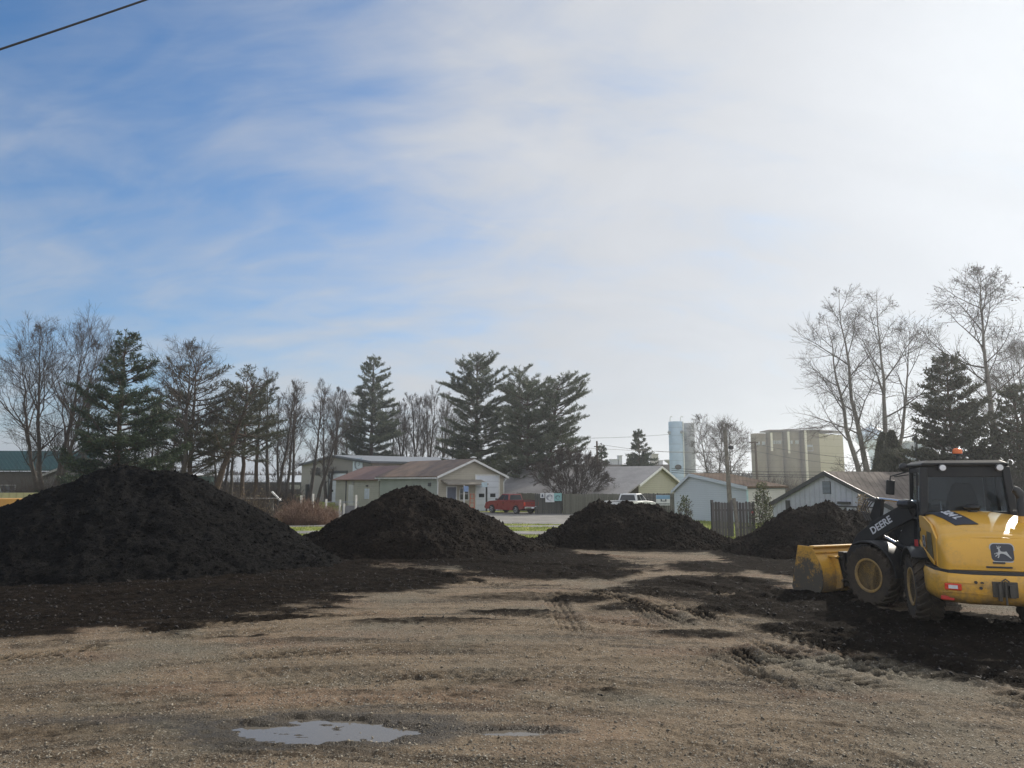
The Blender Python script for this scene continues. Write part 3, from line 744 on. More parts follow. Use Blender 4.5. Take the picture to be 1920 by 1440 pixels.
pine('white_pine', 'pine whose thick trunk leans right, its foliage spread in flat layers', at(385, 60), hgt(425, 712, 60), 3.6, seed=13, first=0.42, whorls=12, per=6, tufts=0.9, lean=(3.4,0.6), prof=lambda f: 0.45+0.6*math.sin(f*math.pi), mat=CEDAR_N, r0=0.30)
pine('white_pine', 'thin pine with dark flat layers between the leaning pine and the bare trees', at(452, 66), hgt(455, 705, 66), 2.6, seed=17, first=0.40, whorls=13, per=6, tufts=1.0, prof=lambda f: 0.45+0.6*math.sin(f*math.pi), mat=CEDAR_N)
pine('white_pine', 'small pine with a slender trunk just left of the tall bare ash', at(478, 70), hgt(480, 716, 70), 2.3, seed=19, first=0.45, whorls=10, per=6, tufts=1.0, prof=lambda f: 0.4+0.6*math.sin(f*math.pi), mat=CEDAR_N)
GB = 'bare trees in a row behind the brown brush'
bare_tree('bare_tree', 'bare tree with a thin straight trunk in front of the leaning pine', at(432, 64), hgt(430, 728, 64), spread=0.24, seed=23, first=0.35, dens=1.0, ang=(22,45), group=GB)
bare_tree('bare_tree', 'tall bare ash with a domed top, left in the row of slim bare trees', at(505, 72), hgt(505, 690, 72), spread=0.26, seed=21, first=0.22, dens=1.25, ang=(20,42), up=0.12, group=GB, stems=[((0,0),(-0.6,0),1.0),((0.5,0),(1.6,0),0.93)])
bare_tree('bare_tree', 'pale slim bare tree with many upright forks left of the metal warehouse', at(547, 76), hgt(547, 722, 76), spread=0.22, seed=29, first=0.22, dens=1.1, ang=(20,40), up=0.12, group=GB)
bare_tree('bare_tree', 'wide bare tree with twin stems whose tips bend to the right', at(578, 84), hgt(590, 710, 84), spread=0.26, seed=31, first=0.2, dens=1.25, ang=(20,42), up=0.12, group=GB, stems=[((0,0),(1.2,0),1.0),((0.8,0),(3.2,0),0.9)])
bare_tree('bare_tree', 'low bare tree over the left roof edge of the metal warehouse', at(628, 108), hgt(628, 738, 108), spread=0.24, seed=37, first=0.2, dens=1.1, ang=(20,45), up=0.12, group=GB)
pine('white_pine', 'tall full pine rising behind the metal warehouse', at(694, 112), hgt(694, 668, 112), 6.2, seed=41, first=0.10, whorls=27, per=8, tufts=0.85, leaf=(0.42,0.085), mat=PINE_N, prof=lambda f: (1-f)**0.55*(0.75+0.25*min(1, f/0.3)))
GT = 'bare thicket trees behind the warehouse roof'
k = 0
for px, top, sd, lb in [(762, 742, 43, 'bare thicket tree nearest the tall full pine'), (790, 728, 47, 'bare thicket tree with the highest top, in the middle of the thicket'), (815, 735, 53, 'bare thicket tree half hidden by the big double pine'), (775, 775, 59, 'shortest bare tree in the thicket behind the warehouse')]:
    bare_tree('bare_tree', lb, at(px, 116+k), hgt(px, top, 116+k), spread=0.30, seed=sd, first=0.12, dens=1.15, ang=(15,38), up=0.14, group=GT, rmin=0.012, stems=[((0,0),(-1.8,0),0.95),((0.4,0),(1.6,0),1.0)]); k += 1.5
pine('white_pine', 'tallest broad pine with a rounded top behind the garage building', at(893, 90), hgt(893, 668, 90), 4.7, seed=61, first=0.13, whorls=27, per=9, tufts=1.15, leaf=(0.34,0.06), prof=lambda f: 0.95 if f < 0.68 else 0.15+0.8*max(0.0,(1-(f-0.68)/0.33))**0.55)
pine('white_pine', 'narrow pine with a ragged tip between the broad pine and the right hand pines', at(975, 92), hgt(965, 688, 92), 2.6, seed=62, first=0.3, whorls=18, per=7, tufts=1.0, leaf=(0.32,0.07), prof=lambda f: 0.6+0.5*math.sin(f*math.pi) if f < 0.9 else 0.6)
pine('white_pine', 'pine with a thick dark trunk behind the red pickup', at(990, 78), hgt(1000, 708, 78), 3.3, seed=67, first=0.16, whorls=24, per=9, tufts=1.2, leaf=(0.30,0.055), prof=lambda f: 1.0 if f < 0.7 else 0.2+0.8*max(0.0,(1-(f-0.7)/0.31))**0.5)
pine('white_pine', 'rightmost pine of the clump with level fan-like limbs on its right side', at(1022, 80), hgt(1050, 712, 80), 3.3, seed=71, first=0.14, whorls=24, per=9, tufts=1.2, leaf=(0.30,0.055), lean=(1.6,0), asym=0.3, prof=lambda f: (0.75+0.4*f) if f < 0.72 else 0.2+0.85*max(0.0,(1-(f-0.72)/0.29))**0.5)
bare_tree('bare_shrub', 'vase shaped bare shrub behind the fence, left of the grey roofed house', at(1072, 66), hgt(1090, 846, 66), spread=0.42, cat='shrub', seed=73, first=0.10, dens=1.3, ang=(15,36), up=0.02, rmin=0.010, tmat=TWIG, r0=0.06, stems=[((0,0),(x,y),h) for x,y,h in [(-3.2,0.5,0.75),(-2.2,-.4,0.9),(-1.2,.6,1.0),(-.3,-.5,1.0),(.7,.3,1.0),(1.7,-.3,0.95),(2.6,.4,0.8),(3.3,0,0.6)]])
pine('spruce_tree', 'small thin spruce beside the short utility pole', at(1129, 105), hgt(1129, 834, 105), 1.9, seed=79, first=0.05, whorls=15, per=7, tufts=1.2, mat=SPRUCE_N, leaf=(0.32,0.10), prof=lambda f: (1-f)**0.9+0.06)
pine('spruce_tree', 'pointed cone shaped spruce behind the grey roofed house', at(1200, 105), hgt(1197, 808, 105), 3.4, seed=83, first=0.05, whorls=18, per=9, tufts=1.3, mat=SPRUCE_N, leaf=(0.34,0.11), prof=lambda f: (1-f)**0.9+0.05)
bare_tree('birch_tree', 'airy bare tree with white-grey limbs left of the leaning utility pole', at(1338, 98), hgt(1335, 782, 98), spread=0.36, seed=89, first=0.22, dens=1.25, ang=(28,55), up=0.05, rmin=0.011, mat=PALEBARK, stems=[((0,0),(-1.6,0),1.0),((0.3,0),(1.2,0),0.92)])
bare_tree('birch_tree', 'bare tree with drooping outer twigs right of the leaning utility pole', at(1372, 94), hgt(1380, 800, 94), spread=0.44, seed=97, first=0.2, dens=1.25, ang=(35,65), up=0.02, rmin=0.011, mat=PALEBARK)
bare_tree('locust_tree', 'huge bare tree with several upright stems behind the white barn roof', at(1648, 68), hgt(1650, 528, 68), spread=0.31, seed=101, first=0.14, dens=1.2, ang=(34,66), up=0.06, rmin=0.010, mat=PALEBARK, tmat=BARK, r0=0.34, leaves=700,
          stems=[((-0.9,0),(-3.0,0),0.86),((-0.2,0.3),(-2.0,0.6),0.98),((0.6,0),(0.6,0.3),0.97),((0.8,-0.2),(3.0,-0.4),0.80)])
bare_tree('locust_tree', 'tall slender bare tree with one straight trunk at the right edge', at(1893, 50), hgt(1885, 490, 50), spread=0.22, seed=103, first=0.34, dens=1.2, ang=(38,70), up=0.05, rmin=0.009, mat=PALEBARK, tmat=BARK, r0=0.30, leaves=800, stems=[((0,0),(-0.7,0),1.0)])
bare_tree('bare_tree', 'fine twigged bare tree at the right edge behind the slender tall one', at(1935, 58), hgt(1910, 655, 58), spread=0.38, seed=107, first=0.2, dens=1.2, ang=(25,50))
pine('cedar_tree', 'dense dark cedar with a stepped outline left of the slender tall tree', at(1797, 44), hgt(1797, 676, 44), 2.6, seed=109, first=0.04, whorls=26, per=10, tufts=1.8, mat=CEDAR_N, leaf=(0.22,0.075), prof=lambda f: 1.05 if f < 0.42 else (0.72 if f < 0.68 else 0.72*(1-(f-0.68)/0.34)**0.6))
pine('cedar_tree', 'dark cedar cut by the right edge of the view', at(1925, 42), hgt(1915, 728, 42), 2.5, seed=113, first=0.04, whorls=22, per=9, tufts=1.7, mat=CEDAR_N, leaf=(0.22,0.075), prof=lambda f: (1-f)**0.5)
def arbor(label, px, Y, top, rad, seed, grp=None):
    rng = np.random.RandomState(seed); H = hgt(px, top, Y); t = empty('arborvitae', label, 'tree', at(px, Y), 0, grp)
    n = 15000; f = rng.rand(n)**0.75; az = rng.rand(n)*6.283; prof = (1-f)**0.75*(0.75+0.35*np.sin(np.minimum(f*2.2, 1)*np.pi/2))
    rr = rad*prof*(0.55+0.5*rng.rand(n)**0.5)*(1+0.12*fbm(az*2, f*6, 3, seed))
    p = np.stack([rr*np.cos(az), rr*np.sin(az), 0.1+f*(H-0.25)], 1)
    d = np.stack([np.cos(az)*0.4, np.sin(az)*0.4, np.ones(n)], 1)+rng.normal(0, 0.3, (n,3))
    blades('crown', p, d, 0.24, 0.08, CEDAR_N, t, rng)
    mb = MB(); mb.tube([(0,0,-0.2),(0,0,H*0.85)], [0.09,0.03], 8); mb.build('trunk', BARK2, t, smooth=True)
    return t
arbor('taller pointed arborvitae behind the loader mirror', 1682, 47, 808, 1.25, 5)
arbor('blunt topped arborvitae against the foot of the huge bare tree', 1664, 50, 812, 1.15, 9)
GU = 'thin bare trees filling the gaps of the left tree line'
for px, Y, top, sd, lb in [(258, 66, 742, 401, 'thin bare tree between the dark spruce and the brownish pine'), (300, 70, 735, 403, 'thin bare tree just left of the bushy oak, behind it'), (408, 78, 748, 405, 'thin bare tree behind the leaning pine trunk'), (526, 82, 732, 407, 'thin bare tree between the domed ash and the pale slim tree'), (612, 96, 722, 409, 'thin bare tree at the left corner of the warehouse roof'), (655, 118, 748, 411, 'thin bare tree just left of the full pine behind the warehouse'), (742, 120, 745, 413, 'thin bare tree just right of the full pine behind the warehouse'), (130, 70, 700, 415, 'thin bare tree between the maple and the dark spruce'), (836, 112, 752, 417, 'thin bare tree touching the left side of the broad pine')]:
    bare_tree('bare_tree', lb, at(px, Y), hgt(px, top, Y), spread=0.26, seed=sd, first=0.14, dens=1.25, ang=(20,45), up=0.12, group=GU, rmin=0.010, stems=[((0,0),(-0.7,0),0.94),((0.3,0.2),(0.8,0),1.0)])
# saplings and brush
def sapling(name, label, px, Y, top, rad, seed, leafn, lmat, cat='shrub', leaf=(0.09,0.05), base=None, tmat=None):
    t = bare_tree(name, label, at(px, Y), hgt(px, top, Y), spread=0.30, seed=seed, first=0.08, dens=0.9, ang=(25,50), up=0.10, cat=cat, rmin=0.006, r0=0.03, levels=3, tmat=tmat,
                  stems=[((0,0),(0.1,0),1.0),((0.08,0.05),(-rad*0.6,0),0.8),((-0.05,0.05),(rad*0.6,0.1),0.75)])
    rng = np.random.RandomState(seed+1); H = hgt(px, top, Y); f = rng.rand(leafn)**1.2; az = rng.rand(leafn)*6.283; rr = rad*np.sqrt(rng.rand(leafn))*(1.15-0.8*f)*(1+0.5*fbm(az*1.5, f*4, 2, seed))
    blades('foliage', np.stack([rr*np.cos(az), rr*np.sin(az), 0.05+f*H*0.97], 1), rng.normal(0,1,(leafn,3))+np.array([0,0,0.6]), leaf[0], leaf[1], lmat, t, rng)
    return t
sapling('young_shrub', 'leafy young shrub at the right shoulder of the mulch pile', 1285, 31.5, 930, 0.45, 201, 650, EVERG)
sapling('young_shrub', 'taller leafy young shrub between the plank fence and the dark pile', 1432, 31.0, 905, 0.55, 203, 1500, EVERG)
sapling('young_shrub', 'brown leaved young shrub in front of the white barn, above the loader boom', 1622, 30.0, 928, 0.42, 205, 900, DRYLEAF)
def brush(name, label, px0, px1, Y, top, depth, n, seed, mats, cat='brush', ln=None, lean=0.25):
    rng = np.random.RandomState(seed); a = at(px0, Y); b = at(px1, Y); cx = (a[0]+b[0])/2; w = abs(b[0]-a[0])/2; H = hgt((px0+px1)/2, top, Y)
    t = empty(name, label, cat, (cx, Y, a[2])); x = rng.uniform(-1, 1, n); y = rng.uniform(-1, 1, n); keep = x*x+y*y < 1.0+0.3*rng.rand(n); x = x[keep]; y = y[keep]; m = len(x)
    env = (1-np.clip(x*x+0.5*y*y, 0, 0.95))**0.45*(0.75+0.35*perlin(x*w*0.9, y*depth*0.9, seed)); hh = H*env*rng.uniform(0.55, 1.05, m)
    P0 = np.stack([x*w, y*depth, np.full(m, -0.05)], 1); d = np.stack([x*lean+rng.normal(0, lean*0.7, m), y*lean+rng.normal(0, lean*0.7, m), np.ones(m)], 1)
    segs = []; Pm = P0+d*hh[:,None]*0.5; Pt = Pm+(d+rng.normal(0, 0.3, (m,3))*[1,1,0.2])*hh[:,None]*0.5
    V1, F1 = seg_tubes(P0, Pm, np.full(m, 0.011), np.full(m, 0.008), 3); V2, F2 = seg_tubes(Pm, Pt, np.full(m, 0.008), np.full(m, 0.004), 3)
    # side twigs
    k = rng.randint(0, m, m*3); fr = rng.uniform(0.3, 1, (m*3,1)); S0 = P0[k]*(1-fr)+Pt[k]*fr; S1 = S0+(rng.normal(0, 0.5, (m*3,3))+np.array([0,0,0.5]))*hh[k][:,None]*0.22
    V3, F3 = seg_tubes(S0, S1, np.full(m*3, 0.006), np.full(m*3, 0.004), 3)
    np_mesh('stems', np.concatenate([V1,V2,V3]), np.concatenate([F1, F2+len(V1), F3+len(V1)+len(V2)]), mats[0], t)
    q = rng.randint(0, m*3, m*4); blades('foliage', S1[q]+rng.normal(0, 0.04, (m*4,3)), rng.normal(0,1,(m*4,3))+np.array([0,0,0.4]), 0.07, 0.03, mats[1], t, rng)
    return t
brush('brush_patch', 'reddish brown dead weeds growing in a dense patch before the metal warehouse', 520, 628, 44, 925, 2.2, 2600, 301, (REDSTEM, REDSTEM))
brush('bramble_bush', 'arching grey brambles on the right slope of the largest pile', 408, 490, 40, 898, 2.0, 1500, 303, (TWIG, DRYLEAF), lean=0.5)
brush('bramble_bush', 'low tan bramble at the foot of the arching grey one', 455, 522, 38.5, 957, 1.2, 700, 305, (REDSTEM, DRYLEAF), lean=0.5)
brush('thicket', 'grey thicket between the grain tower and the white barn roof', 1405, 1500, 66, 870, 3.0, 1800, 307, (TWIG, DRYLEAF), cat='thicket', lean=0.3)
brush('thicket', 'dark thicket over the blue shed roof, left of the grain tower', 1300, 1425, 78, 872, 3.0, 1800, 309, (BARK, TWIG), cat='thicket', lean=0.3)
brush('thicket', 'brushy undergrowth beneath the slim bare trees, before the long pale building', 380, 572, 74, 893, 3.0, 3000, 311, (BARK, TWIG), cat='thicket', lean=0.4)
brush('thicket', 'brushy undergrowth under the leftmost maple', 0, 150, 50, 866, 1.5, 1500, 313, (TWIG, CEDAR_N), cat='thicket', lean=0.4)
brush('thicket', 'dark undergrowth behind the cab at the right edge', 1745, 1960, 40, 852, 2.0, 5200, 315, (BARK, SPRUCE_N), cat='thicket', lean=0.3)
brush('thicket', 'grey twiggy undergrowth along the foot of the left tree line', 240, 570, 80, 868, 3.0, 3600, 421, (TWIG, BARK), cat='thicket', lean=0.3)
# grass blades
def grass():
    rng = np.random.RandomState(9); n = 90000
    y = 27.5+ (rng.rand(n)**1.6)*26; x = rng.uniform(-0.32, 0.42, n)*y
    z, soil_shade, wet, gr, cl = ground_fields(x, y)
    rd = road_mask(x, y); k = (gr > 0.5)&(rd < 0.5)&(fbm(x*0.9, y*0.9, 3, 91) > -0.25); x, y, z = x[k], y[k], z[k]; m = len(x)
    o = blades('grass', np.stack([x, y, z-0.01], 1), rng.normal(0, 0.45, (m,3))+np.array([0,0,1.0]), 0.09, 0.022, GRASSB, None, rng); o['kind'] = 'stuff'
def road_mask(x, y):
    """1 on the grey gravel and asphalt beyond the grass strip"""
    e = 1.1*fbm(x*0.22, y*0.3, 3, 95)
    m1 = sstep(-0.3, 0.3, y+e-33.3)*(1-sstep(-0.3, 0.3, y+e-36.0))*(1-sstep(7, 9, x+e))*0.999
    m2 = sstep(-0.4, 0.4, y+e-40.0)*(1-sstep(-0.4, 0.4, y-66+0.2*x))*(1-sstep(8.8, 10.5, x))*sstep(-14, -12, x+0.35*(y-40))
    is_ = np.clip(1.2-((x-(-1.5))/5.5)**2-((y-43.0)/1.5)**2-0.8*fbm(x*0.9,y*0.9,3,97), 0, 1)     # grass island
    return np.clip(np.maximum(m1, m2)-is_*1.4, 0, 1)
def build_road():
    m, nt, b = mat_new('worn_asphalt'); q = NB(nt); tc = q.n('ShaderNodeTexCoord').outputs['Object']
    n = q.noise(tc, 0.7, 5, 0.65); n2 = q.noise(tc, 18, 4, 0.7); f = q.ramp(q.m('ADD', q.m('MULTIPLY', n, 0.5), q.m('MULTIPLY', n2, 0.5)), 0.35, 0.65)
    q.link(q.mix(f, (0.105,0.10,0.092), (0.235,0.225,0.205)), b.inputs['Base Color']); b.inputs['Roughness'].default_value = 0.9
    q.link(q.bump(n2, 0.6, 0.02), b.inputs['Normal'])
    xs = np.arange(-22, 12, 0.14); ys = np.arange(32, 68, 0.14); X, Y = np.meshgrid(xs, ys); x = X.ravel(); y = Y.ravel(); k = road_mask(x, y) > 0.5
    z = ground_z(x, y)+0.022; n_, kk = X.shape; idx = np.arange(n_*kk).reshape(n_, kk)
    F = np.stack([idx[:-1,:-1], idx[:-1,1:], idx[1:,1:], idx[1:,:-1]], -1).reshape(-1, 4); F = F[k[F].all(1)]
    u = np.unique(F); mp = np.full(n_*kk, -1); mp[u] = np.arange(len(u))
    o = np_mesh('road', np.stack([x,y,z],1)[u], mp[F], m, smooth=True); o['kind'] = 'structure'
build_road(); grass()

# ---------------------------------------------------------------- buildings
def frame(px, Y, dirv, z=None):
    """local frame: origin at the ground under a photo column, x along dirv, y pointing away behind the x wall"""
    a = at(px, Y, z); return Vector(a), math.atan2(dirv[1], dirv[0])
WHITE = plain('white_trim', (0.62,0.63,0.62), 0.5); DARK = plain('dark_metal', (0.03,0.032,0.035), 0.5); WINGL = glass_dark('window_glass')
DOORW = siding('white_panel_door', (0.62,0.66,0.72), 0.55, dirt=0.08)
def text_mesh(s, size, mat, M, name, parent, depth=0.004, font_scale=1.0, bold=0.0, spacing=1.0, align='CENTER'):
    cu = bpy.data.curves.new(name, 'FONT'); cu.body = s; cu.size = size; cu.extrude = depth; cu.align_x = align; cu.align_y = 'CENTER'; cu.offset = bold; cu.space_character = spacing
    tmp = bpy.data.objects.new(name, cu); COL.objects.link(tmp); bpy.context.view_layer.update()
    me = bpy.data.meshes.new_from_object(tmp.evaluated_get(bpy.context.evaluated_depsgraph_get())); bpy.data.objects.remove(tmp); bpy.data.curves.remove(cu)
    me.transform(Matrix.Diagonal((font_scale,1,1,1))); me.transform(M); me.materials.clear(); me.materials.append(mat)
    o = bpy.data.objects.new(name, me); COL.objects.link(o); o.parent = parent; return o
FACE = Matrix.Rotation(R(90), 4, 'X')      # text laid in XY -> standing in XZ, read from -Y
def gable(name, label, cat, org, rz, w, L, eave, ridge, wall, roof, over=0.35, side_wall=None, trim=None, peak=0.5, z0=-0.5, eave2=None, th=0.12, over_f=0.35):
    """gabled building: x 0..w across the front gable, y 0..L back; returns the root"""
    t = empty(name, label, cat, org, rz); xp = w*peak; e2 = eave if eave2 is None else eave2
    MB().prism([(0,z0),(w,z0),(w,e2),(xp,ridge),(0,eave)], L, 'y', 0.0).build('wall', wall, t)
    if side_wall:
        MB().box((-0.03,0.02,z0),(-0.004,L,eave-0.02)).build('side_wall', side_wall, t)
    def slope(x0, z0_, x1, z1_, nm='roof'):
        dx, dz = x1-x0, z1_-z0_; l = math.hypot(dx, dz); nx, nz = -dz/l*th, dx/l*th
        if nz < 0: nx, nz = -nx, -nz
        ex, ez = x0-dx/l*over, z0_-dz/l*over
        return MB().prism([(ex,ez+0.01),(x1,z1_+0.01),(x1+0,z1_+0.01+th/(dx/l if abs(dx)>1e-6 else 1)*1.0 if dx>0 else z1_+0.01+th/(-dx/l)),(ex+nx,ez+nz+0.01)], L+2*over_f, 'y', -over_f).build(nm, roof, t)
    slope(0, eave, xp-0.002, ridge); slope(w, e2, xp+0.002, ridge)
    if trim:
        for x0, zz, x1, z1 in ((0,eave,xp,ridge),(w,e2,xp,ridge)):
            dx, dz = x1-x0, z1-zz; l = math.hypot(dx, dz); ex, ez = x0-dx/l*over, zz-dz/l*over; s = 1 if dx > 0 else -1
            MB().prism([(ex,ez-0.10),(x1,z1-0.10),(x1,z1+0.11),(ex,ez+0.11)], 0.05, 'y', -over_f-0.055).build('rake_board', trim, t)
    return t
def door_panel(t, x0, x1, z0, z1, mat, fr=None, name='garage_door', fw=0.12, y=0.0):
    d = MB().box((x0,y-0.03,z0),(x1,y-0.003,z1)).build(name, mat, t)
    if fr:
        f = MB(); f.box((x0-fw,y-0.06,z0),(x0-0.003,y-0.003,z1+fw)); f.box((x1+0.003,y-0.06,z0),(x1+fw,y-0.003,z1+fw)); f.box((x0,y-0.06,z1+0.003),(x1,y-0.003,z1+fw)); f.build('door_frame', fr, d)
    return d
def window(t, x0, x1, z0, z1, fr, y=0.0, fw=0.08, pane=None):
    f = MB(); f.box((x0-fw,y-0.05,z0-fw),(x0,y-0.003,z1+fw)); f.box((x1,y-0.05,z0-fw),(x1+fw,y-0.003,z1+fw)); f.box((x0,y-0.05,z1),(x1,y-0.003,z1+fw)); f.box((x0,y-0.05,z0-fw),(x1,y-0.003,z0)); f.box((x0,y-0.045,(z0+z1)/2-0.02),(x1,y-0.02,(z0+z1)/2+0.02))
    o = f.build('window', fr, t); MB().box((x0,y-0.018,z0),(x1,y-0.004,z1)).build('pane', pane or WINGL, o); return o
# garage building: gable face along (.8,.6)
TAN = siding('tan_clapboard', (0.40,0.37,0.30), 0.17, dirt=0.12); GREENW = siding('pale_green_clapboard', (0.36,0.40,0.345), 0.2, dirt=0.15)
ROOFR = siding('rusty_sheet_roof', (0.215,0.140,0.085), 0.6, vertical=True, dirt=0.45, rough=0.55); ROOFR2 = siding('reddish_sheet_roof', (0.225,0.130,0.095), 0.6, vertical=True, dirt=0.25, rough=0.5)
o, rz = frame(821, 66, (0.8,0.6))
g = gable('garage_building', 'low tan clapboard garage building with a rusty roof behind the red pickup', 'building', o, rz, 7.4, 11.6, 3.25, 4.75, TAN, ROOFR, side_wall=GREENW, trim=WHITE)
dd = door_panel(g, 4.15, 6.75, 0.0, 3.3, DOORW, WHITE)
for x in (4.45, 5.75): 
    MB().box((x,-0.05,1.28),(x+0.62,-0.033,1.62)).build('door_window', WINGL, dd, bevel=0.02)
door_panel(g, 0.95, 1.9, 0.0, 2.25, plain('slate_blue_door', (0.10,0.12,0.17), 0.5), WHITE, 'entry_door', 0.09)
window(g, 2.35, 3.25, 1.1, 2.15, WHITE)
cb = MB(); cb.prism([(-1.25,2.45),(-1.25,2.57),(0,2.95),(0,2.85)], 4.4, 'x', 0.3); cb.build('awning', plain('awning_grey', (0.22,0.20,0.17), 0.7), g)
ps = MB(); ps.box((2.0,-1.2,0),(2.1,-1.1,2.45)); pst = ps.build('awning_post', WHITE, g); ps = MB(); ps.box((4.5,-1.2,0),(4.62,-1.08,2.45)); ps.build('awning_post', DARK, g)
MB().tube([(-0.28,-0.3,3.15),(-0.2,-0.12,2.95),(-0.08,-0.08,2.7),(-0.08,-0.08,0.2)], 0.05, 6).build('downspout', WHITE, g)
MB().tube([(7.65,-0.3,3.15),(7.55,-0.12,2.95),(7.32,-0.08,2.7),(7.32,-0.08,0.2)], 0.05, 6).build('downspout', WHITE, g)
MB().box((-0.48,-0.3,3.02),(-0.36,11.9,3.14)).build('gutter', WHITE, g)
MB().box((1.95,-1.28,1.85),(2.45,-1.23,2.35)).build('notice_board', plain('blue_board', (0.20,0.30,0.50), 0.5), g)
MB().box((3.9,-1.35,2.25),(4.5,-1.27,2.7)).build('notice_board', plain('pale_blue_board', (0.42,0.55,0.62), 0.5), g)
MB().lathe([(0.02,4.92),(0.3,4.94),(0.32,5.02),(0.05,5.1)], 10, Matrix.Translation((3.7,-0.2,0))).build('ridge_vent', WHITE, g)
o2 = o+Vector((-0.6*11.8,0.8*11.8,0))
g2 = gable('garage_annex', 'cream annex with a reddish roof joined to the far end of the garage building', 'building', o2, rz, 7.4, 11.0, 2.95, 4.35, TAN, ROOFR2, side_wall=siding('cream_clapboard', (0.46,0.45,0.37), 0.2, dirt=0.12), trim=WHITE)
# side features (side wall is the plane x = -0.03, facing -x)
def side_box(t, name, y0, y1, z0, z1, mat, out=0.05): return MB().box((-0.03-out,y0,z0),(-0.034,y1,z1)).build(name, mat, t)
side_box(g2, 'side_window', 2.2, 3.3, 0.9, 2.0, plain('boarded_window', (0.60,0.66,0.74), 0.5)); side_box(g2, 'side_door', 6.1, 7.4, 0.0, 2.4, WHITE); side_box(g2, 'downspout', 8.0, 8.12, 0.0, 2.8, DARK, 0.08)
side_box(g2, 'wall_lamp', 2.5, 2.9, 2.2, 2.35, DARK, 0.12); side_box(g2, 'meter_box', 6.0, 6.4, 2.35, 2.75, plain('grey_box', (0.35,0.35,0.33), 0.5), 0.12)
side_box(g, 'wall_lamp', 1.2, 1.5, 2.35, 2.65, DARK, 0.18)
# metal warehouse
SHEET = siding('warm_grey_sheet', (0.29,0.27,0.245), 0.3, vertical=True, dirt=0.07); SHEETR = plain('grey_roof_sheet', (0.16,0.18,0.21), 0.75)
o, rz = frame(696, 88, (0.636,-0.771)); Wd = 20.7; o = Vector((o.x-0.636*Wd, o.y+0.771*Wd, o.z))
w = gable('metal_warehouse', 'large warm grey sheet metal warehouse with a low gable and a tall white roll door', 'warehouse', o, rz, Wd, 17.0, 4.95, 5.95, SHEET, SHEETR, over=0.3, trim=DARK, th=0.25)
dd = door_panel(w, 9.2, 14.0, 0.0, 3.75, DOORW, DARK, 'roll_door', 0.35)
for x in (9.75, 11.3, 12.85): MB().box((x,-0.05,1.35),(x+0.7,-0.034,1.62)).build('door_window', WINGL, dd)
v = MB()
for k in range(6): v.box((3.7,-0.10,3.55+k*0.17),(6.2,-0.004,3.66+k*0.17))
v.build('louvre_vent', DARK, w)
MB().box((2.6,-0.5,0),(2.9,-0.02,2.3)).build('service_box', DARK, w)
sg = MB().box((15.9,-0.12,4.0),(18.4,-0.004,6.0-0.35)).build('sign_board', plain('sign_white', (0.60,0.68,0.74), 0.5), w)
def swoosh(parent, M, r, mat, flip=1, name='emblem'):
    """a broken ring with an inner comma-shaped stroke"""
    def arc(r0, r1, a0, a1, th0, th1, n=18):
        vs = []; fs = []
        for i in range(n+1):
            f = i/n; a = R(a0+(a1-a0)*f); rr = r0+(r1-r0)*f; th = (th0+(th1-th0)*f)*(math.sin(math.pi*min(1, max(0.05, f)))**0.6+0.12)
            for q in (-0.5, 0.5): vs.append(((rr+q*th)*math.cos(a)*flip, -0.012, (rr+q*th)*math.sin(a)*0.86)); 
            for q in (-0.5, 0.5): vs.append(((rr+q*th)*math.cos(a)*flip, 0.0, (rr+q*th)*math.sin(a)*0.86))
        for i in range(n):
            b = i*4; fs += [(b,b+4,b+5,b+1),(b+2,b+3,b+7,b+6),(b,b+2,b+6,b+4),(b+1,b+5,b+7,b+3)]
        fs += [(0,1,3,2),(4*n,4*n+2,4*n+3,4*n+1)]
        return vs, fs
    m = MB(M)
    m.add(*arc(r, r*0.95, 30, 300, 0.20*r, 0.16*r)); m.add(*arc(r*0.55, r*0.75, 60, 265, 0.2*r, 0.05*r)); m.add(*arc(r*0.55, r*1.05, 0, 78, 0.2*r, 0.12*r)); m.add(*arc(r*0.3, r*0.95, -50, 8, 0.18*r, 0.06*r))
    return m.build(name, mat, parent)
NAVY = plain('navy_print', (0.02,0.035,0.07), 0.5)
swoosh(sg, Matrix.Translation((17.15,-0.125,4.85)), 0.72, NAVY)
# grey roofed house
GREYR = siding('grey_shingle_roof', (0.25,0.24,0.235), 0.45, vertical=True, dirt=0.25, rough=0.45); CREAM = siding('cream_siding', (0.46,0.44,0.34), 0.2, dirt=0.08)
o, rz = frame(1198, 66, (0.6,0.8))
h = gable('ranch_house', 'cream sided house with a long shallow grey roof behind the plank fence', 'house', o, rz, 8.6, 16.0, 2.55, 4.1, CREAM, GREYR, over=0.5, trim=WHITE, z0=-0.6)
MB().prism([(-3.4,1.42),(-0.45,2.46),(-0.45,2.58),(-3.4,1.58)], 16.6, 'y', -0.35).build('porch_roof', GREYR, h)
MB().box((-0.02,-0.0,-0.5),(-0.003,15.9,2.45)).build('side_wall', siding('brown_side_wall', (0.20,0.17,0.13), 0.2, dirt=0.2), h)
for y0 in (1.0, 3.0): MB().box((-0.08,y0,0.9),(-0.021,y0+1.0,2.2)).build('window', WINGL, h)
for y0 in (2.2,): MB().box((-0.09,y0,0.7),(-0.024,y0+0.5,2.2)).build('shutter', WHITE, h)
for y0 in (0.2, 5.0, 10.0, 15.0): MB().box((-3.2,y0,-0.5),(-3.08,y0+0.12,1.48)).build('porch_post', DARK, h)
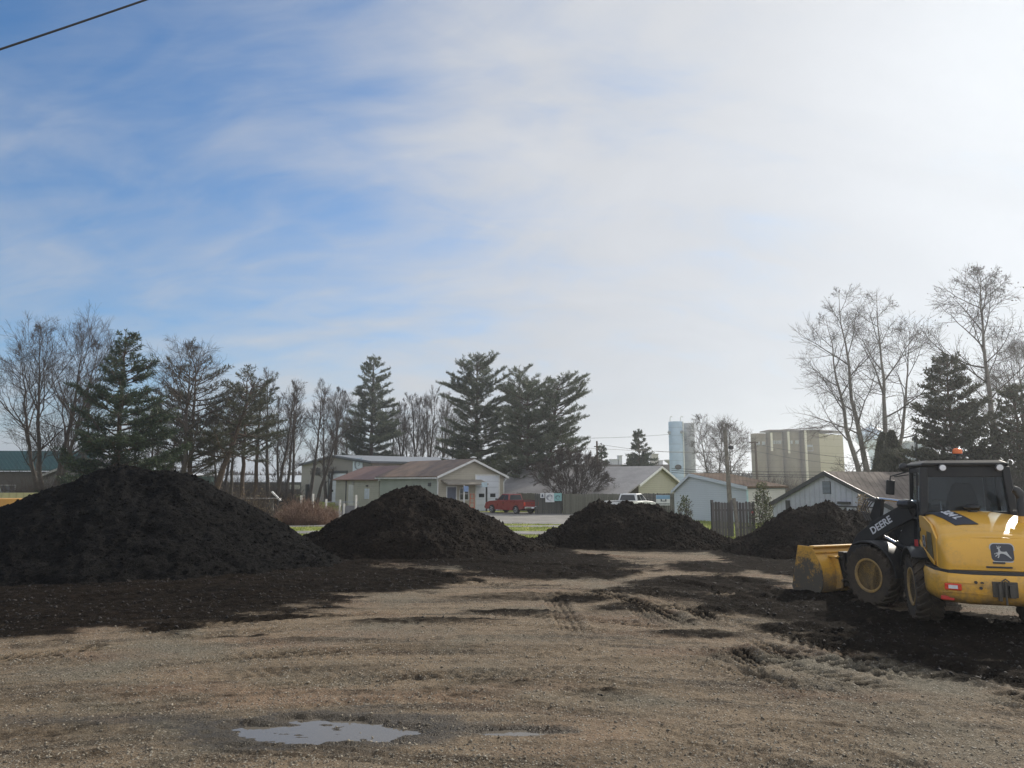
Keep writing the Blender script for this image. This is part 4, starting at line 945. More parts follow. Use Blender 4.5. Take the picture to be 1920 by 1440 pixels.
# blue shed (saltbox)
BLUEW = siding('pale_blue_siding', (0.47,0.52,0.55), 0.14, dirt=0.06); BROWNR = siding('brown_shingle_roof', (0.15,0.105,0.075), 0.35, vertical=True, dirt=0.3, rough=0.98)
o, rz = frame(1265, 52, (0.475,-0.88))
b = gable('blue_shed', 'pale blue sided shed with a lopsided brown roof beside the plank fence', 'shed', o, rz, 6.9, 3.4, 1.98, 3.12, BLUEW, BROWNR, over=0.15, trim=BLUEW, peak=0.26, eave2=2.28, over_f=0.15)
MB().box((6.905,0.05,-0.4),(6.93,3.35,2.2)).build('side_wall', siding('white_siding', (0.66,0.65,0.60), 0.14, dirt=0.1), b)
MB().box((6.86,-0.06,0.0),(6.97,-0.004,2.2)).build('corner_board', plain('aqua_corner', (0.48,0.66,0.66), 0.5), b)
MB().box((-0.05,-0.07,-0.4),(6.95,-0.004,-0.02)).build('base_board', DARK, b)
# white barn
LAV = siding('weathered_white_boards', (0.42,0.44,0.50), 0.3, vertical=True, dirt=0.18)
BROOF = siding('brown_grey_roof', (0.17,0.145,0.125), 0.42, vertical=True, dirt=0.4, rough=0.98)
pl = at(1450, 39, -0.35); pr = at(1678, 33, -0.35); dv = (pr[0]-pl[0], pr[1]-pl[1]); Wb = math.hypot(*dv)
b = gable('white_barn', 'weathered white board barn with a brown roof behind the rightmost pile', 'barn', pl, math.atan2(dv[1], dv[0]), Wb, 9.5, 1.38, 2.98, LAV, BROOF, over=0.12, trim=DARK, z0=-0.6, over_f=0.12, th=0.08)
v = MB(); xm = Wb*0.47
for k in range(9): v.box((xm,-0.05,2.0+k*0.062),(xm+0.42,-0.02,2.035+k*0.062))
fr_ = v.build('louvre_vent', plain('blue_grey_louvre', (0.22,0.26,0.31), 0.6), b)
MB().box((xm-0.03,-0.018,1.97),(xm+0.45,-0.004,2.58)).build('vent_back', DARK, fr_)
MB().box((Wb*0.42,-0.10,1.36),(Wb*0.90,-0.004,1.42)).build('door_track', DARK, b)
sd = MB().box((Wb*0.66,-0.07,-0.3),(Wb*0.84,-0.012,1.34)).build('sliding_door', siding('door_boards', (0.46,0.48,0.54), 0.22, vertical=True, dirt=0.12), b)
MB().box((Wb*0.64,-0.055,-0.3),(Wb*0.655,-0.004,1.34)).build('door_frame', DARK, sd)
MB().box((Wb*0.60,-0.2,1.5),(Wb*0.69,-0.02,1.62)).build('flood_lamp', DARK, b)
MB().box((Wb*0.14,-0.12,0.7),(Wb*0.17,-0.01,1.6)).build('wall_batten', DARK, b)
# green roofed house at the left
GR = siding('green_sheet_roof', (0.018,0.055,0.044), 0.4, vertical=True, dirt=0.3, rough=0.4)
DKW = siding('dark_brown_siding', (0.075,0.065,0.058), 0.2, dirt=0.2)
o = Vector(at(-60, 72)); t = empty('green_roof_house', 'dark sided house with a green metal roof at the left edge', 'house', o, R(4))
def hz(row, Y=72): return hgt(0, row, Y)
MB().box((0,0,-0.4),(10.4,6,hz(884))).build('wall', DKW, t)
MB().prism([(-0.5,hz(883)),(3.2,hz(845)),(3.2,hz(845)+0.12),(-0.5,hz(883)+0.12)], 11.2, 'x', -0.4).build('roof', GR, t)
for x0 in (3.0, 6.3, 8.2): window(t, x0, x0+1.3, 1.1, 2.35, plain('grey_trim', (0.30,0.30,0.30), 0.6))
MB().tube([(1.6,-0.4,0),(1.6,-0.4,hz(884))], 0.06, 6).build('porch_post', WHITE, t)
t = gable('grey_cottage', 'grey clapboard cottage wing with a dark roof between the maple and the largest pile', 'house', at(74, 64), R(4), 7.0, 5.0, hz(893,64), hz(862,64), siding('grey_clapboard', (0.15,0.14,0.14), 0.2, dirt=0.1), plain('dark_shingle', (0.045,0.042,0.042), 0.8), over=0.3, trim=plain('grey_trim', (0.30,0.30,0.30), 0.6))
# long pale building / parked rail behind the left trees
t = empty('long_pale_building', 'long low building with a bright white roof behind the bare trees', 'building', at(300, 150)); H0 = hgt(400, 925, 150)
MB().box((0,0,-0.3),(34,8,hgt(400,903,150))).build('wall', siding('dark_olive_wall', (0.055,0.055,0.050), 1.2, vertical=True), t)
MB().prism([(-0.8,hgt(400,904,150)),(4,hgt(400,891,150)),(8.5,hgt(400,904,150))], 35, 'x', -0.5).build('roof', plain('bright_sheet_roof', (0.50,0.53,0.55), 0.6), t)
for k in (1,4,7): MB().box((1.5+k*3.6,-0.05,1.0),(3.6+k*3.6,-0.004,1.9)).build('window', plain('pale_shutter', (0.32,0.32,0.30), 0.6), t)
t = empty('teal_shed', 'small teal sheet metal shed seen between the largest pile and the leaning pine', 'shed', at(345, 110)); z1 = hgt(360, 893, 110)
MB().box((0,0,-0.3),(3.9,3,z1)).build('wall', siding('teal_sheet', (0.03,0.11,0.11), 0.45, vertical=True), t)
MB().prism([(-0.3,z1+0.004),(3.3,z1+0.35),(3.3,z1+0.45),(-0.3,z1+0.12)], 4.6, 'x', -0.3).build('roof', WHITE, t)
# pale shop strip behind the fence
t = empty('pale_shop_row', 'long pale shop front behind the pine trunks and the signs', 'building', at(938, 96)); z1 = hgt(1000, 905, 96)
MB().box((0,0,-0.3),(12.5,6,z1)).build('wall', siding('pale_blue_panels', (0.34,0.42,0.46), 1.5, vertical=True, dirt=0.1), t)
MB().box((-0.3,-0.4,z1+0.004),(12.8,6.3,z1+0.25)).build('roof', plain('grey_roof_sheet', (0.22,0.25,0.29), 0.4), t)
for k in range(6): MB().box((0.6+k*2.0,-0.05,0.4),(1.9+k*2.0,-0.004,1.7)).build('window', WINGL, t)
t = empty('red_banner', 'faded red banner board between the two pine trunks', 'sign', at(993, 92)); 
MB().box((0,0,hgt(1000,921,92)),(0.75,0.08,hgt(1000,909,92))).build('panel', plain('faded_red', (0.55,0.13,0.15), 0.5), t); MB().box((0.33,0.085,0),(0.42,0.14,2.2)).build('post', DARK, t)
# factory roofs far behind
t = empty('factory_building', 'distant long brown factory with rooftop units left of the blue silo', 'factory', at(1085, 190)); z1 = hgt(1150, 871, 190)
MB().box((-4,0,-0.5),(24,25,z1)).build('wall', siding('brown_factory_wall', (0.10,0.085,0.08), 2.0, vertical=True), t)
for x0, w_, r0, c in ((2,3.8,857,(0.16,0.13,0.12)),(8.7,2.0,862,(0.45,0.47,0.48)),(10.9,0.9,855,(0.45,0.47,0.48)),(14.0,0.7,852,(0.2,0.2,0.2)),(16.3,0.5,858,(0.5,0.5,0.5)),(19.6,1.8,852,(0.42,0.40,0.36)),(21.6,1.0,864,(0.5,0.5,0.5))):
    m_ = MB(); m_.box((x0,2,z1+0.004),(x0+w_,4.5,hgt(0,r0,192))); m_.box((x0-0.15,1.8,hgt(0,r0,192)+0.003),(x0+w_+0.15,4.7,hgt(0,r0,192)+0.18)); m_.build('roof_unit', plain('roof_unit_%d' % int(x0), c, 0.5), t)
m_ = MB(); zt = hgt(0,866,200)
m_.lathe([(0.3,zt-1),(0.4,zt-0.6),(1.3,zt),(1.4,zt+0.4)], 12, Matrix.Translation((24.5,3,0))); m_.build('roof_fan', plain('fan_grey', (0.4,0.42,0.40), 0.5), t)
# silos
def silo(label, px0, px1, Y, top, col, seed, extra=True):
    x0 = at(px0, Y)[0]; x1 = at(px1, Y)[0]; r = (x1-x0)/2; H = hgt((px0+px1)/2, top, Y)
    t = empty('silo', label, 'silo', ((x0+x1)/2, Y, float(ground_z(0,Y))), 0, 'pair of tall silos behind the grey roofed house')
    mt = siding('silo_sheet_%d' % seed, col, 1.7, dirt=0.12, rough=0.35)
    MB().lathe([(r,-0.3),(r,H-0.25),(r*0.96,H-0.1),(0.1,H)], 36).build('tank', mt, t, smooth=True)
    if extra:
        for a in (-0.75, 0.72): MB().tube([(a*r,0,H-0.3),(a*r,0,H+0.75),(a*r+0.12,0,H+1.0),(a*r+0.35,0,H+1.05),(a*r+0.5,0,H+0.85)], 0.09, 7).build('vent_pipe', WHITE, t, smooth=True)
        MB().tube([(r*0.9,-r*0.55,0),(r*0.9,-r*0.55,H-0.1)], 0.14, 8).build('riser_pipe', WHITE, t, smooth=True)
        for xx, zz in ((-r-0.2, H-2.4), (r*0.62, H-2.3), (r*1.1, H-2.3)):
            MB().lathe([(0.1,-0.25),(0.34,0),(0.30,0.22)], 12, Matrix.Translation((xx,-r*0.9,zz)) @ Matrix.Rotation(R(90),4,'X')).build('flood_lamp', plain('lamp_grey', (0.25,0.27,0.3), 0.4), t, smooth=True)
        e_ = MB().lathe([(0.62,0),(0.62,0.06)], 20, Matrix.Translation((-r*0.05,-r-0.05,hgt(0,876,Y))) @ Matrix.Rotation(R(90),4,'X') @ Matrix.Diagonal((1.1,0.85,1,1))).build('round_sign', DARK, t)
    else:
        l_ = MB()
        for k in range(26): l_.box((-0.12,-r-0.10,1.0+k*0.5),(0.12,-r-0.06,1.06+k*0.5))
        l_.build('ladder', plain('lamp_grey', (0.25,0.27,0.3), 0.4), t)
    return t
silo('taller pale blue silo with curved vent pipes on top', 1257, 1284, 150, 790, (0.36,0.47,0.60), 1)
silo('weathered grey silo standing right behind the pale blue one', 1281, 1306, 153, 793, (0.34,0.35,0.37), 2, False)
# grain tower
t = empty('grain_elevator', 'massive tan grain elevator of three round bins and a square tower', 'grain elevator', at(1500, 220)); Yg = 220; gx = lambda px: at(px, Yg)[0]-at(1500, Yg)[0]; hg = lambda row: hgt(1500, row, Yg)
CONC_SHADED = siding('tan_concrete_shaded', (0.185,0.16,0.105), 2.2, dirt=0.10, rough=0.8); CONC_LIT = siding('tan_concrete_lit', (0.38,0.34,0.22), 2.2, dirt=0.05, rough=0.8)  # sun and shade set in colour: lighter lit side, darker front and bins
for p0, p1, r0 in ((1418,1447,812),(1447,1478,810),(1478,1511,808)):
    c = (gx(p0)+gx(p1))/2; rr = (gx(p1)-gx(p0))/2-0.05
    bn = MB().lathe([(rr,-0.5),(rr,hg(r0)-0.3),(rr*0.97,hg(r0)),(0.2,hg(r0)+0.1)], 36, Matrix.Translation((c,3,0))).build('bin', CONC_SHADED, t, smooth=True)
    m_ = MB(); rs_ = random.Random(p0)
    for k in range(5):
        a = -0.62+0.27*k+0.03; 
        if k == 2 and p0 != 1447: continue
        X = c+rr*math.sin(a)*0.95; Z = hg(831 if p0 < 1440 else 829); yy = 3-rr*math.cos(a)-0.12
        m_.box((X-0.22,yy-0.25,Z-0.55),(X-0.10,yy+0.05,Z+0.5)); m_.box((X+0.05,yy-0.25,Z-0.45),(X+0.17,yy+0.05,Z+0.5)); m_.box((X-0.22,yy-0.25,Z+0.25 if k%2 else Z-0.1),(X+0.17,yy+0.05,Z+0.38 if k%2 else Z+0.05))
    m_.build('painted_mark', plain('faded_white_print', (0.50,0.54,0.56), 0.6), bn)
for p0, z1_, z0_ in ((1447,812,831+15),(1479,810,850),(1511,808,902)): MB().box((gx(p0)-0.25,-2.0,hg(z0_)),(gx(p0)+0.25,-1.4,hg(z1_))).build('conduit', plain('cream_conduit', (0.60,0.57,0.45), 0.6), t)
xa, xb, xc = gx(1511.5), gx(1541), at(1586, 227.5)[0]-at(1500, 220)[0]; ang = 0.0
MB().add([(xa,0,-0.5),(xb,0,-0.5),(xb,0,hg(808)),(xa,0,hg(808)),(xa,10,-0.5),(xb,10,-0.5),(xb,10,hg(806)),(xa,10,hg(806))], [(0,1,2,3),(4,7,6,5),(0,4,5,1),(3,2,6,7),(0,3,7,4),(1,5,6,2)]).build('tower_front', CONC_SHADED, t)
dx = xc-xb
MB().prism([(xb+0.002,0.0),(xb+dx,7.5),(xb+dx-3,14),(xb+0.002,10)], hg(813)+0.5, 'z', -0.5).build('tower_side', CONC_LIT, t)
m_ = MB(); m_.prism([(gx(1446),-0.4),(xb,-0.4),(xc,7.2),(xc-3.5,14.4),(gx(1446),8)], 0.35, 'z', hg(808)+0.005).build('roof', plain('brown_roof_cap', (0.14,0.12,0.10), 0.7), t)
MB().prism([(gx(1452),hg(809)+0.37),(gx(1556),hg(803)+0.3),(gx(1556),hg(803)+0.5),(gx(1452),hg(809)+0.45)], 3, 'y', 1.0).build('conveyor', plain('brown_roof_cap', (0.14,0.12,0.10), 0.7), t)
w_ = MB(); w_.box((gx(1515),-0.10,hg(838)),(gx(1528),-0.004,hg(834))); w_.box((gx(1517),-0.7,hg(846)),(gx(1527),-0.1,hg(845))); w_.box((gx(1517),-0.7,hg(845)),(gx(1517.6),-0.62,hg(838))); w_.box((gx(1526.4),-0.7,hg(845)),(gx(1527),-0.62,hg(838)))
w_.build('wall_platform', plain('lamp_grey', (0.25,0.27,0.3), 0.4), t)
# water tower
Yw = 480; t = empty('water_tower', 'pale blue round water tower half hidden by the huge bare tree', 'water tower', at(1641, Yw)); BL = plain('pale_blue_paint', (0.42,0.56,0.70), 0.4); zc = hgt(1641, 822, Yw); rw = 10.0
prof = [(rw*math.cos(a)*1.0, zc+rw*0.75*math.sin(a)) for a in [R(x) for x in (-70,-55,-40,-20,0,20,40,60,80)]]
MB().lathe([(2.2,zc-rw*1.35)]+prof+[(0.3,zc+rw*0.76)], 32).build('tank', BL, t, smooth=True)
MB().lathe([(3.2,-1),(2.0,4),(2.0,zc-rw*1.3)], 20).build('stem', BL, t, smooth=True)
MB().tube([(0,0,zc+7.4),(0,0,zc+10.6)], 0.25, 6).build('mast', BL, t); MB().tube([(-1.4,0,zc+7.2),(-1.4,0,zc+9.4)], 0.25, 6).build('mast', BL, t)
# pale tower block right of the arborvitae
t = empty('feed_tower', 'pale blue grey tower block seen above the loader cab roof', 'tower', at(1712, 210)); z1 = hgt(1725, 829, 210); wx = at(1742,210)[0]-at(1712,210)[0]
MB().box((0,0,-0.5),(wx,6,z1)).build('wall', siding('pale_tower_sheet', (0.36,0.42,0.47), 1.2, dirt=0.1), t)
MB().box((0,-0.25,z1-3.0),(wx*0.45,-0.004,z1-0.4)).build('louvre_panel', plain('lamp_grey', (0.25,0.27,0.3), 0.4), t); MB().box((-0.3,-0.4,z1+0.004),(wx+0.3,6.3,z1+0.35)).build('roof', WHITE, t)
# slate blue sheet fence at the right edge
t = MB(); x0 = at(1893, 27)[0]; 
for k in range(22): t.box((k*0.15,0,-0.1),(k*0.15+0.11,0.05,hgt(0,945,27)))
t.box((0,0.052,0.3),(3.3,0.09,0.4)); t.box((0,0.052,1.0),(3.3,0.09,1.1))
ff = t.build('blue_fence', plain('slate_blue_paint', (0.14,0.18,0.26), 0.6), None); ff.location = at(1893, 27); tag(ff, 'slate blue board fence at the right edge behind the loader', 'fence')
# wooded hills on the horizon
def hills():
    rng = np.random.RandomState(2); V = []; n = 300
    xs = np.linspace(-3200, 4200, n); h = 22+13*fbm(xs/900, xs*0, 4, 201)+1.2*fbm(xs/40, xs*0, 3, 203)+18*np.exp(-((xs-1500)/900)**2)
    rows = [(0, 2700), (0.55, 2850), (1.0, 3100), (1.0, 3600), (0, 4000)]
    for f, Y in rows:
        for i in range(n): V.append((xs[i]*0.42, Y*0.42, -1+f*0.45*h[i]*(1.0+0.05*perlin(np.array(xs[i]/60), np.array(Y/50.0), 8))))
    idx = np.arange(len(rows)*n).reshape(len(rows), n); F = np.stack([idx[:-1,:-1], idx[:-1,1:], idx[1:,1:], idx[1:,:-1]], -1).reshape(-1,4)
    o = np_mesh('hills', V, F, plain('wooded_hills', (0.075,0.080,0.065), 1.0, scale=0.01), smooth=True); o['kind'] = 'structure'
hills()
# far hedgerow so the ground meets the sky behind trees
def far_wood():
    rng = np.random.RandomState(4); n = 26000; x = rng.uniform(-260, 330, n); Y = 262+rng.uniform(-10, 10, n); H = 4.5+3.2*fbm(x/14, x*0, 4, 211)
    z = -0.6+rng.rand(n)**0.8*np.maximum(H, 1.2)
    o = blades('far_woodland', np.stack([x, Y, z], 1), rng.normal(0, 0.7, (n,3))+np.array([0,0,1.2]), 1.6, 0.5, TWIG, None, rng); o['kind'] = 'stuff'
far_wood()
# ---------------------------------------------------------------- fences, poles, wires, signs
def plank_fence(name, label, a, b, h, mat, step=0.15, posts=4, zoff=0.0, seed=1, tall=0.0, gap=0.012, group=None):
    """row of single boards with uneven tops on two rails, square posts behind"""
    a = Vector(a); b = Vector(b); L = (b-a).xy.length; t = empty(name, label, 'fence', a, math.atan2(b.y-a.y, b.x-a.x), group); rnd = random.Random(seed); m = MB(); n = int(L/step)
    for k in range(n):
        hh = h*(1+rnd.uniform(-0.018, 0.018)); zt = (b.z-a.z)*k/n; x = k*step; w = step-gap; y = rnd.uniform(-0.006, 0.006)
        m.prism([(x,-0.06+zt),(x+w,-0.06+zt),(x+w,hh-0.03+zt),(x+w*0.75,hh+zt),(x+w*0.25,hh+zt),(x,hh-0.03+zt)], 0.02, 'y', y)
    m.build('boards', mat, t); r_ = MB()
    for zz in (0.35, h-0.4): r_.box((0,0.03,zz),(L,0.07,zz+0.09))
    r_.build('rails', mat, t)
    for k in range(posts+1): x = (L-0.1)*k/posts; MB().box((x,0.072,-0.1),(x+0.1,0.17,h+tall)).build('post', mat, t)
    return t
WOODG = planks('weathered_fence', (0.135,0.135,0.105), 0.15, dark=0.6); WOODD = planks('dark_fence', (0.085,0.085,0.078), 0.15, dark=0.6); WOODB = planks('grey_fence', (0.125,0.115,0.115), 0.16, dark=0.55)
fh = hgt(1100, 926, 62)
plank_fence('plank_fence', 'short dark plank fence carrying the row of small signs', at(1003, 62.5), at(1054, 62.5), fh, WOODD, seed=1, posts=2)
plank_fence('plank_fence', 'pale weathered plank fence in front of the vase shaped shrub', at(1055, 62), at(1165, 62), fh, WOODG, seed=2)
plank_fence('plank_fence', 'dark plank fence behind the white pickup, with a blue and white sign', at(1166, 62), at(1272, 60), fh+0.05, WOODD, seed=3)
plank_fence('plank_fence', 'short grey plank fence between the pines and the garage building', at(943, 72), at(1003, 68), hgt(0,924,70), WOODG, seed=5)
Yf = 31.5; fp = hgt(1370, 941, Yf); GFP = 'pair of leaning plank fence panels on the grass'
plank_fence('plank_screen', 'left one of two free standing grey plank panels on the grass', at(1336, Yf), at(1377, Yf), fp, WOODB, 0.13, 1, seed=7, tall=0.08, group=GFP)
pr_ = plank_fence('plank_screen', 'right one of two free standing grey plank panels, with a faded red spot', at(1381, Yf), at(1417, Yf-0.3), fp, WOODB, 0.13, 1, seed=9, tall=0.02, group=GFP)
MB().lathe([(0.055,0),(0.055,0.01)], 14, Matrix.Translation((0.68,-0.02,1.05)) @ Matrix.Rotation(R(90),4,'X')).build('red_reflector', plain('faded_red', (0.55,0.13,0.15), 0.5), pr_)
def pole(name, label, base, top, r0, r1, mat, cat='utility pole'):
    b = Vector(base); tp = Vector(top)-b; t = empty(name, label, cat, base)
    MB().tube([(0,0,-0.3), tp*0.5, tp], [r0, (r0+r1)/2, r1], 10).build('shaft', mat, t, smooth=True); return t
POLE = bark_mat('pole_wood', (0.16,0.145,0.125))
p1_ = pole('utility_pole', 'leaning grey utility pole rising behind the free standing fence panels', at(1371, 44), P(1359, 806, 44), 0.15, 0.11, POLE)
m_ = MB(); q_ = P(1359,843,44)-Vector(at(1371,44)); m_.lathe([(0.05,0),(0.16,0.05),(0.16,0.22),(0.05,0.26)], 10, Matrix.Translation(q_+Vector((0.38,0,0)))); m_.tube([q_+Vector((0.05,0,0.1)), q_+Vector((0.38,0,0.12))], 0.03, 6); m_.build('street_light', DARK, p1_)
pole('fence_post', 'thick leaning wooden post between the two free standing fence panels', at(1384, 30.9), P(1376, 934, 30.9), 0.085, 0.075, POLE, 'post')
p2_ = pole('utility_pole', 'utility pole with a crossarm in front of the left grain bin', at(1421, 120), P(1416, 828, 120), 0.22, 0.16, BARK2)
q_ = P(1416,828,120)-Vector(at(1421,120)); MB().box((q_.x-1.0,-0.08,q_.z-0.25),(q_.x+0.5,0.08,q_.z-0.05)).build('crossarm', BARK2, p2_)
p3_ = pole('utility_pole', 'short utility pole with a bent top beside the small thin spruce', at(1122, 98), P(1119, 827, 98), 0.17, 0.12, BARK2)
q_ = P(1118,838,98)-Vector(at(1122,98)); MB().box((q_.x-0.3,-0.06,q_.z),(q_.x,0.06,q_.z+0.12)).build('crossarm', BARK2, p3_)
p4_ = pole('utility_pole', 'thin dark pole above the loader cab in front of the feed tower', at(1724, 60), P(1718, 815, 60), 0.10, 0.07, DARK)
WIRE = plain('wire_black', (0.02,0.02,0.022), 0.6)
def wire(label, a, b, sag, r, n=14, mat=WIRE, cat='wire', name='overhead_wire'):
    a = Vector(a); b = Vector(b); pts = []
    for i in range(n+1):
        f = i/n; p = a.lerp(b, f)-a; p.z -= sag*4*f*(1-f); pts.append(p)
    o = MB().tube(pts, r, 5).build(name, mat, None, smooth=True); o.location = a; return tag(o, label, cat)
wire('thick dark overhead cable crossing the top left corner of the sky', P(-260, 178, 7.2), P(520, -88, 9.4), 0.03, 0.0135, name='overhead_cable')
wire('upper long wire from the pines to the blue silo', P(560, 782, 70), P(1258, 802, 100)+Vector((0,0,-0.9)), 1.2, 0.022)
wire('lower long wire from the pines past the cone shaped spruce', P(900, 824, 80), P(1420, 846, 118), 0.6, 0.022)
wire('wire running right from the short pole to the crossarm pole', P(1119, 832, 98), P(1416, 840, 120), 1.0, 0.024)
wire('highest slanting wire across the grain bins', P(1416, 832, 120), P(1900, 872, 60), 0.8, 0.028)
wire('second slanting wire across the grain bins', P(1417, 846, 120), P(1900, 885, 60), 0.8, 0.028)
wire('nearly level wire over the barn roof, topmost of three', P(1259, 878, 60), P(1920, 872, 42), 0.35, 0.016)
wire('nearly level wire over the barn roof, middle of three', P(1259, 882, 60), P(1920, 881, 42), 0.35, 0.022)
wire('nearly level wire just above the barn ridge, lowest of three', P(1259, 886, 60), P(1920, 888, 42), 0.30, 0.022)
# signs on fences
def board_sign(label, px, py, w, h, Y, mat, name='sign', post=False):
    c = P(px, py, Y); t = empty(name, label, 'sign', (c.x, Y, c.z)); MB().box((-w/2,-0.02,-h/2),(w/2,0.02,h/2)).build('panel', mat, t, bevel=0.004); return t
SW = plain('sign_white2', (0.60,0.62,0.64), 0.5)
s_ = board_sign('white square sign with a dark swirl, middle of the three on the fence', 1031, 933, 0.78, 0.78, 62.3, SW); swoosh(s_, Matrix.Translation((0,-0.022,0)), 0.27, NAVY)
s_ = board_sign('teal square sign with a pale swirl, right of the white swirl sign', 1046, 932, 0.66, 0.66, 62.25, plain('teal_board', (0.22,0.44,0.44), 0.5)); swoosh(s_, Matrix.Translation((0,-0.022,-0.03)), 0.20, NAVY); 
s_ = board_sign('small white sign with a dark triangular mark, leftmost on the fence', 1017, 929, 0.36, 0.40, 62.3, SW)
MB().prism([(-0.10,-0.12),(0.10,-0.12),(0.02,0.13),(-0.04,0.10)], 0.012, 'y', -0.034).build('mark', NAVY, s_)
s_ = board_sign('blue and white sign on the dark fence beside the white pickup', 1244, 938, 1.22, 0.84, 60.3, SW)
MB().box((-0.60,-0.026,0.10),(0.60,-0.021,0.41)).build('blue_band', plain('sign_blue', (0.16,0.30,0.46), 0.5), s_)
m_ = MB(); rr_ = random.Random(3); x = -0.5
while x < 0.5: w_ = rr_.uniform(0.03, 0.06); m_.box((x,-0.030,-0.34),(x+w_,-0.0215,-0.25)); x += w_+0.02
m_.box((-0.24,-0.034,-0.10),(0.24,-0.0215,-0.03)); m_.box((-0.24,-0.034,-0.03),(-0.14,-0.0275,0.09)); m_.box((0.14,-0.034,-0.03),(0.24,-0.0275,0.09)); m_.build('print', NAVY, s_)
# yard fence of white posts and a rail before the warehouse
t = empty('post_rail_fence', 'row of short white posts with a thin rail before the cream annex', 'fence', at(565, 58))
bx = at(565,58)[0]
for px, tp, mt in ((564,929,0),(586,926,0),(611,936,0),(637,937,0),(645,944,0),(667,928,0)):
    xx = at(px,58)[0]-bx; MB().box((xx-0.07,-0.07,-0.1),(xx+0.07,0.07,hgt(px,tp,58))).build('post', plain('post_white', (0.55,0.54,0.50), 0.7), t, bevel=0.01)
xx = at(672,58)[0]-bx; MB().box((at(608,58)[0]-bx,0.075,hgt(0,942,58)),(xx,0.10,hgt(0,941,58)+0.02)).build('rail', plain('lamp_grey', (0.25,0.27,0.3), 0.4), t); MB().box((at(640,58)[0]-bx,0.105,0.0),(xx,0.14,hgt(0,948,58))).build('low_boards', plain('grey_low_boards', (0.17,0.17,0.18), 0.8), t)
# old wooden stand among the brush
t = empty('wooden_stand', 'old dark wooden stand with a pale tilted plank among the brush', 'stand', at(510, 44.5)); HS = hgt(0, 934, 44.5)
MB().box((-1.9,-0.3,HS-0.05),(0.35,0.6,HS)).build('top_board', plain('grey_plank', (0.22,0.21,0.20), 0.8), t); MB().box((-0.22,-0.08,-0.2),(0.05,0.12,HS-0.055)).build('post', plain('post_grey', (0.11,0.11,0.10), 0.8), t); MB().box((-1.7,0.35,-0.2),(0.2,0.45,HS-0.06)).build('back_boards', plain('dark_boards', (0.03,0.032,0.035), 0.9), t)
MB().prism([(0.0,HS+0.38),(0.08,HS+0.42),(0.62,HS-0.12),(0.54,HS-0.16)], 0.12, 'y', -0.4).build('tilted_plank', WHITE, t)
# trailer cut by the left edge
YT = 27; t = empty('flatbed_trailer', 'low yellow and red trailer at the left edge behind the largest pile', 'trailer', at(-60, YT)); x1 = at(36,YT)[0]-at(-60,YT)[0]
YEL = plain('school_yellow', (0.50,0.26,0.045), 0.45); REDP = plain('faded_red_paint', (0.24,0.045,0.035), 0.5)
zA, zB, zC, zD = hgt(0,935,YT), hgt(0,950,YT), hgt(0,957,YT), hgt(0,1000,YT)
MB().box((-1.5,0,zB),(x1,0.9,zA)).build('yellow_beam', YEL, t, bevel=0.02); MB().box((-1.5,-0.05,zC),(x1+0.02,0.95,zB-0.02)).build('deck_edge', plain('steel_edge', (0.30,0.29,0.28), 0.5), t)
MB().box((-1.5,0.0,zC-0.65),(x1-0.25,0.9,zC-0.05)).build('red_body', REDP, t, bevel=0.02)
r_ = MB(); r_.box((x1+0.006,0.1,zB+0.03),(x1+0.5,0.18,zB+0.07)); r_.box((x1+0.006,0.1,zA-0.06),(x1+0.45,0.18,zA-0.02)); r_.box((x1+0.2,0.1,zB+0.07),(x1+0.25,0.18,zA-0.06)); r_.build('end_rack', DARK, t)
MB().lathe([(0.35,-0.12),(0.42,-0.06),(0.42,0.06),(0.35,0.12)], 20, Matrix.Translation((0.4,0.4,0.42)), 'y').build('wheel', plain('tyre_rubber', (0.018,0.018,0.019), 0.85), t)
# garden wall / straw strip behind the trailer
t = MB().box((0,0,-0.1),(4.5,0.35,hgt(0,924,40))).build('low_wall', siding('yellowed_block_wall', (0.40,0.37,0.20), 0.4, vertical=True), None); t.location = at(-70, 40); tag(t, 'low yellowish wall behind the trailer at the left edge', 'wall')
# hand truck beside the garage door
t = empty('hand_truck', 'orange red hand truck leaning by the tall white garage door', 'hand truck', at(885, 66.6)); OR = plain('orange_red', (0.50,0.09,0.04), 0.4)
m_ = MB(); 
for s in (-0.22, 0.22): m_.tube([(s,-0.1,0.1),(s*0.7,0.25,1.65)], 0.03, 6)
for z_ in (0.4, 0.8, 1.2, 1.6): m_.box((-0.2,0.0+z_*0.15,z_),(0.2,0.04+z_*0.15,z_+0.04))
m_.build('frame', OR, t)
MB().box((-0.28,-0.4,0.06),(0.28,-0.05,0.1)).build('toe_plate', OR, t); 
for s in (-0.32, 0.32): MB().lathe([(0.10,-0.03),(0.15,-0.02),(0.15,0.02),(0.10,0.03)], 14, Matrix.Translation((s,0.02,0.15)), 'x').build('wheel', DARK, t)

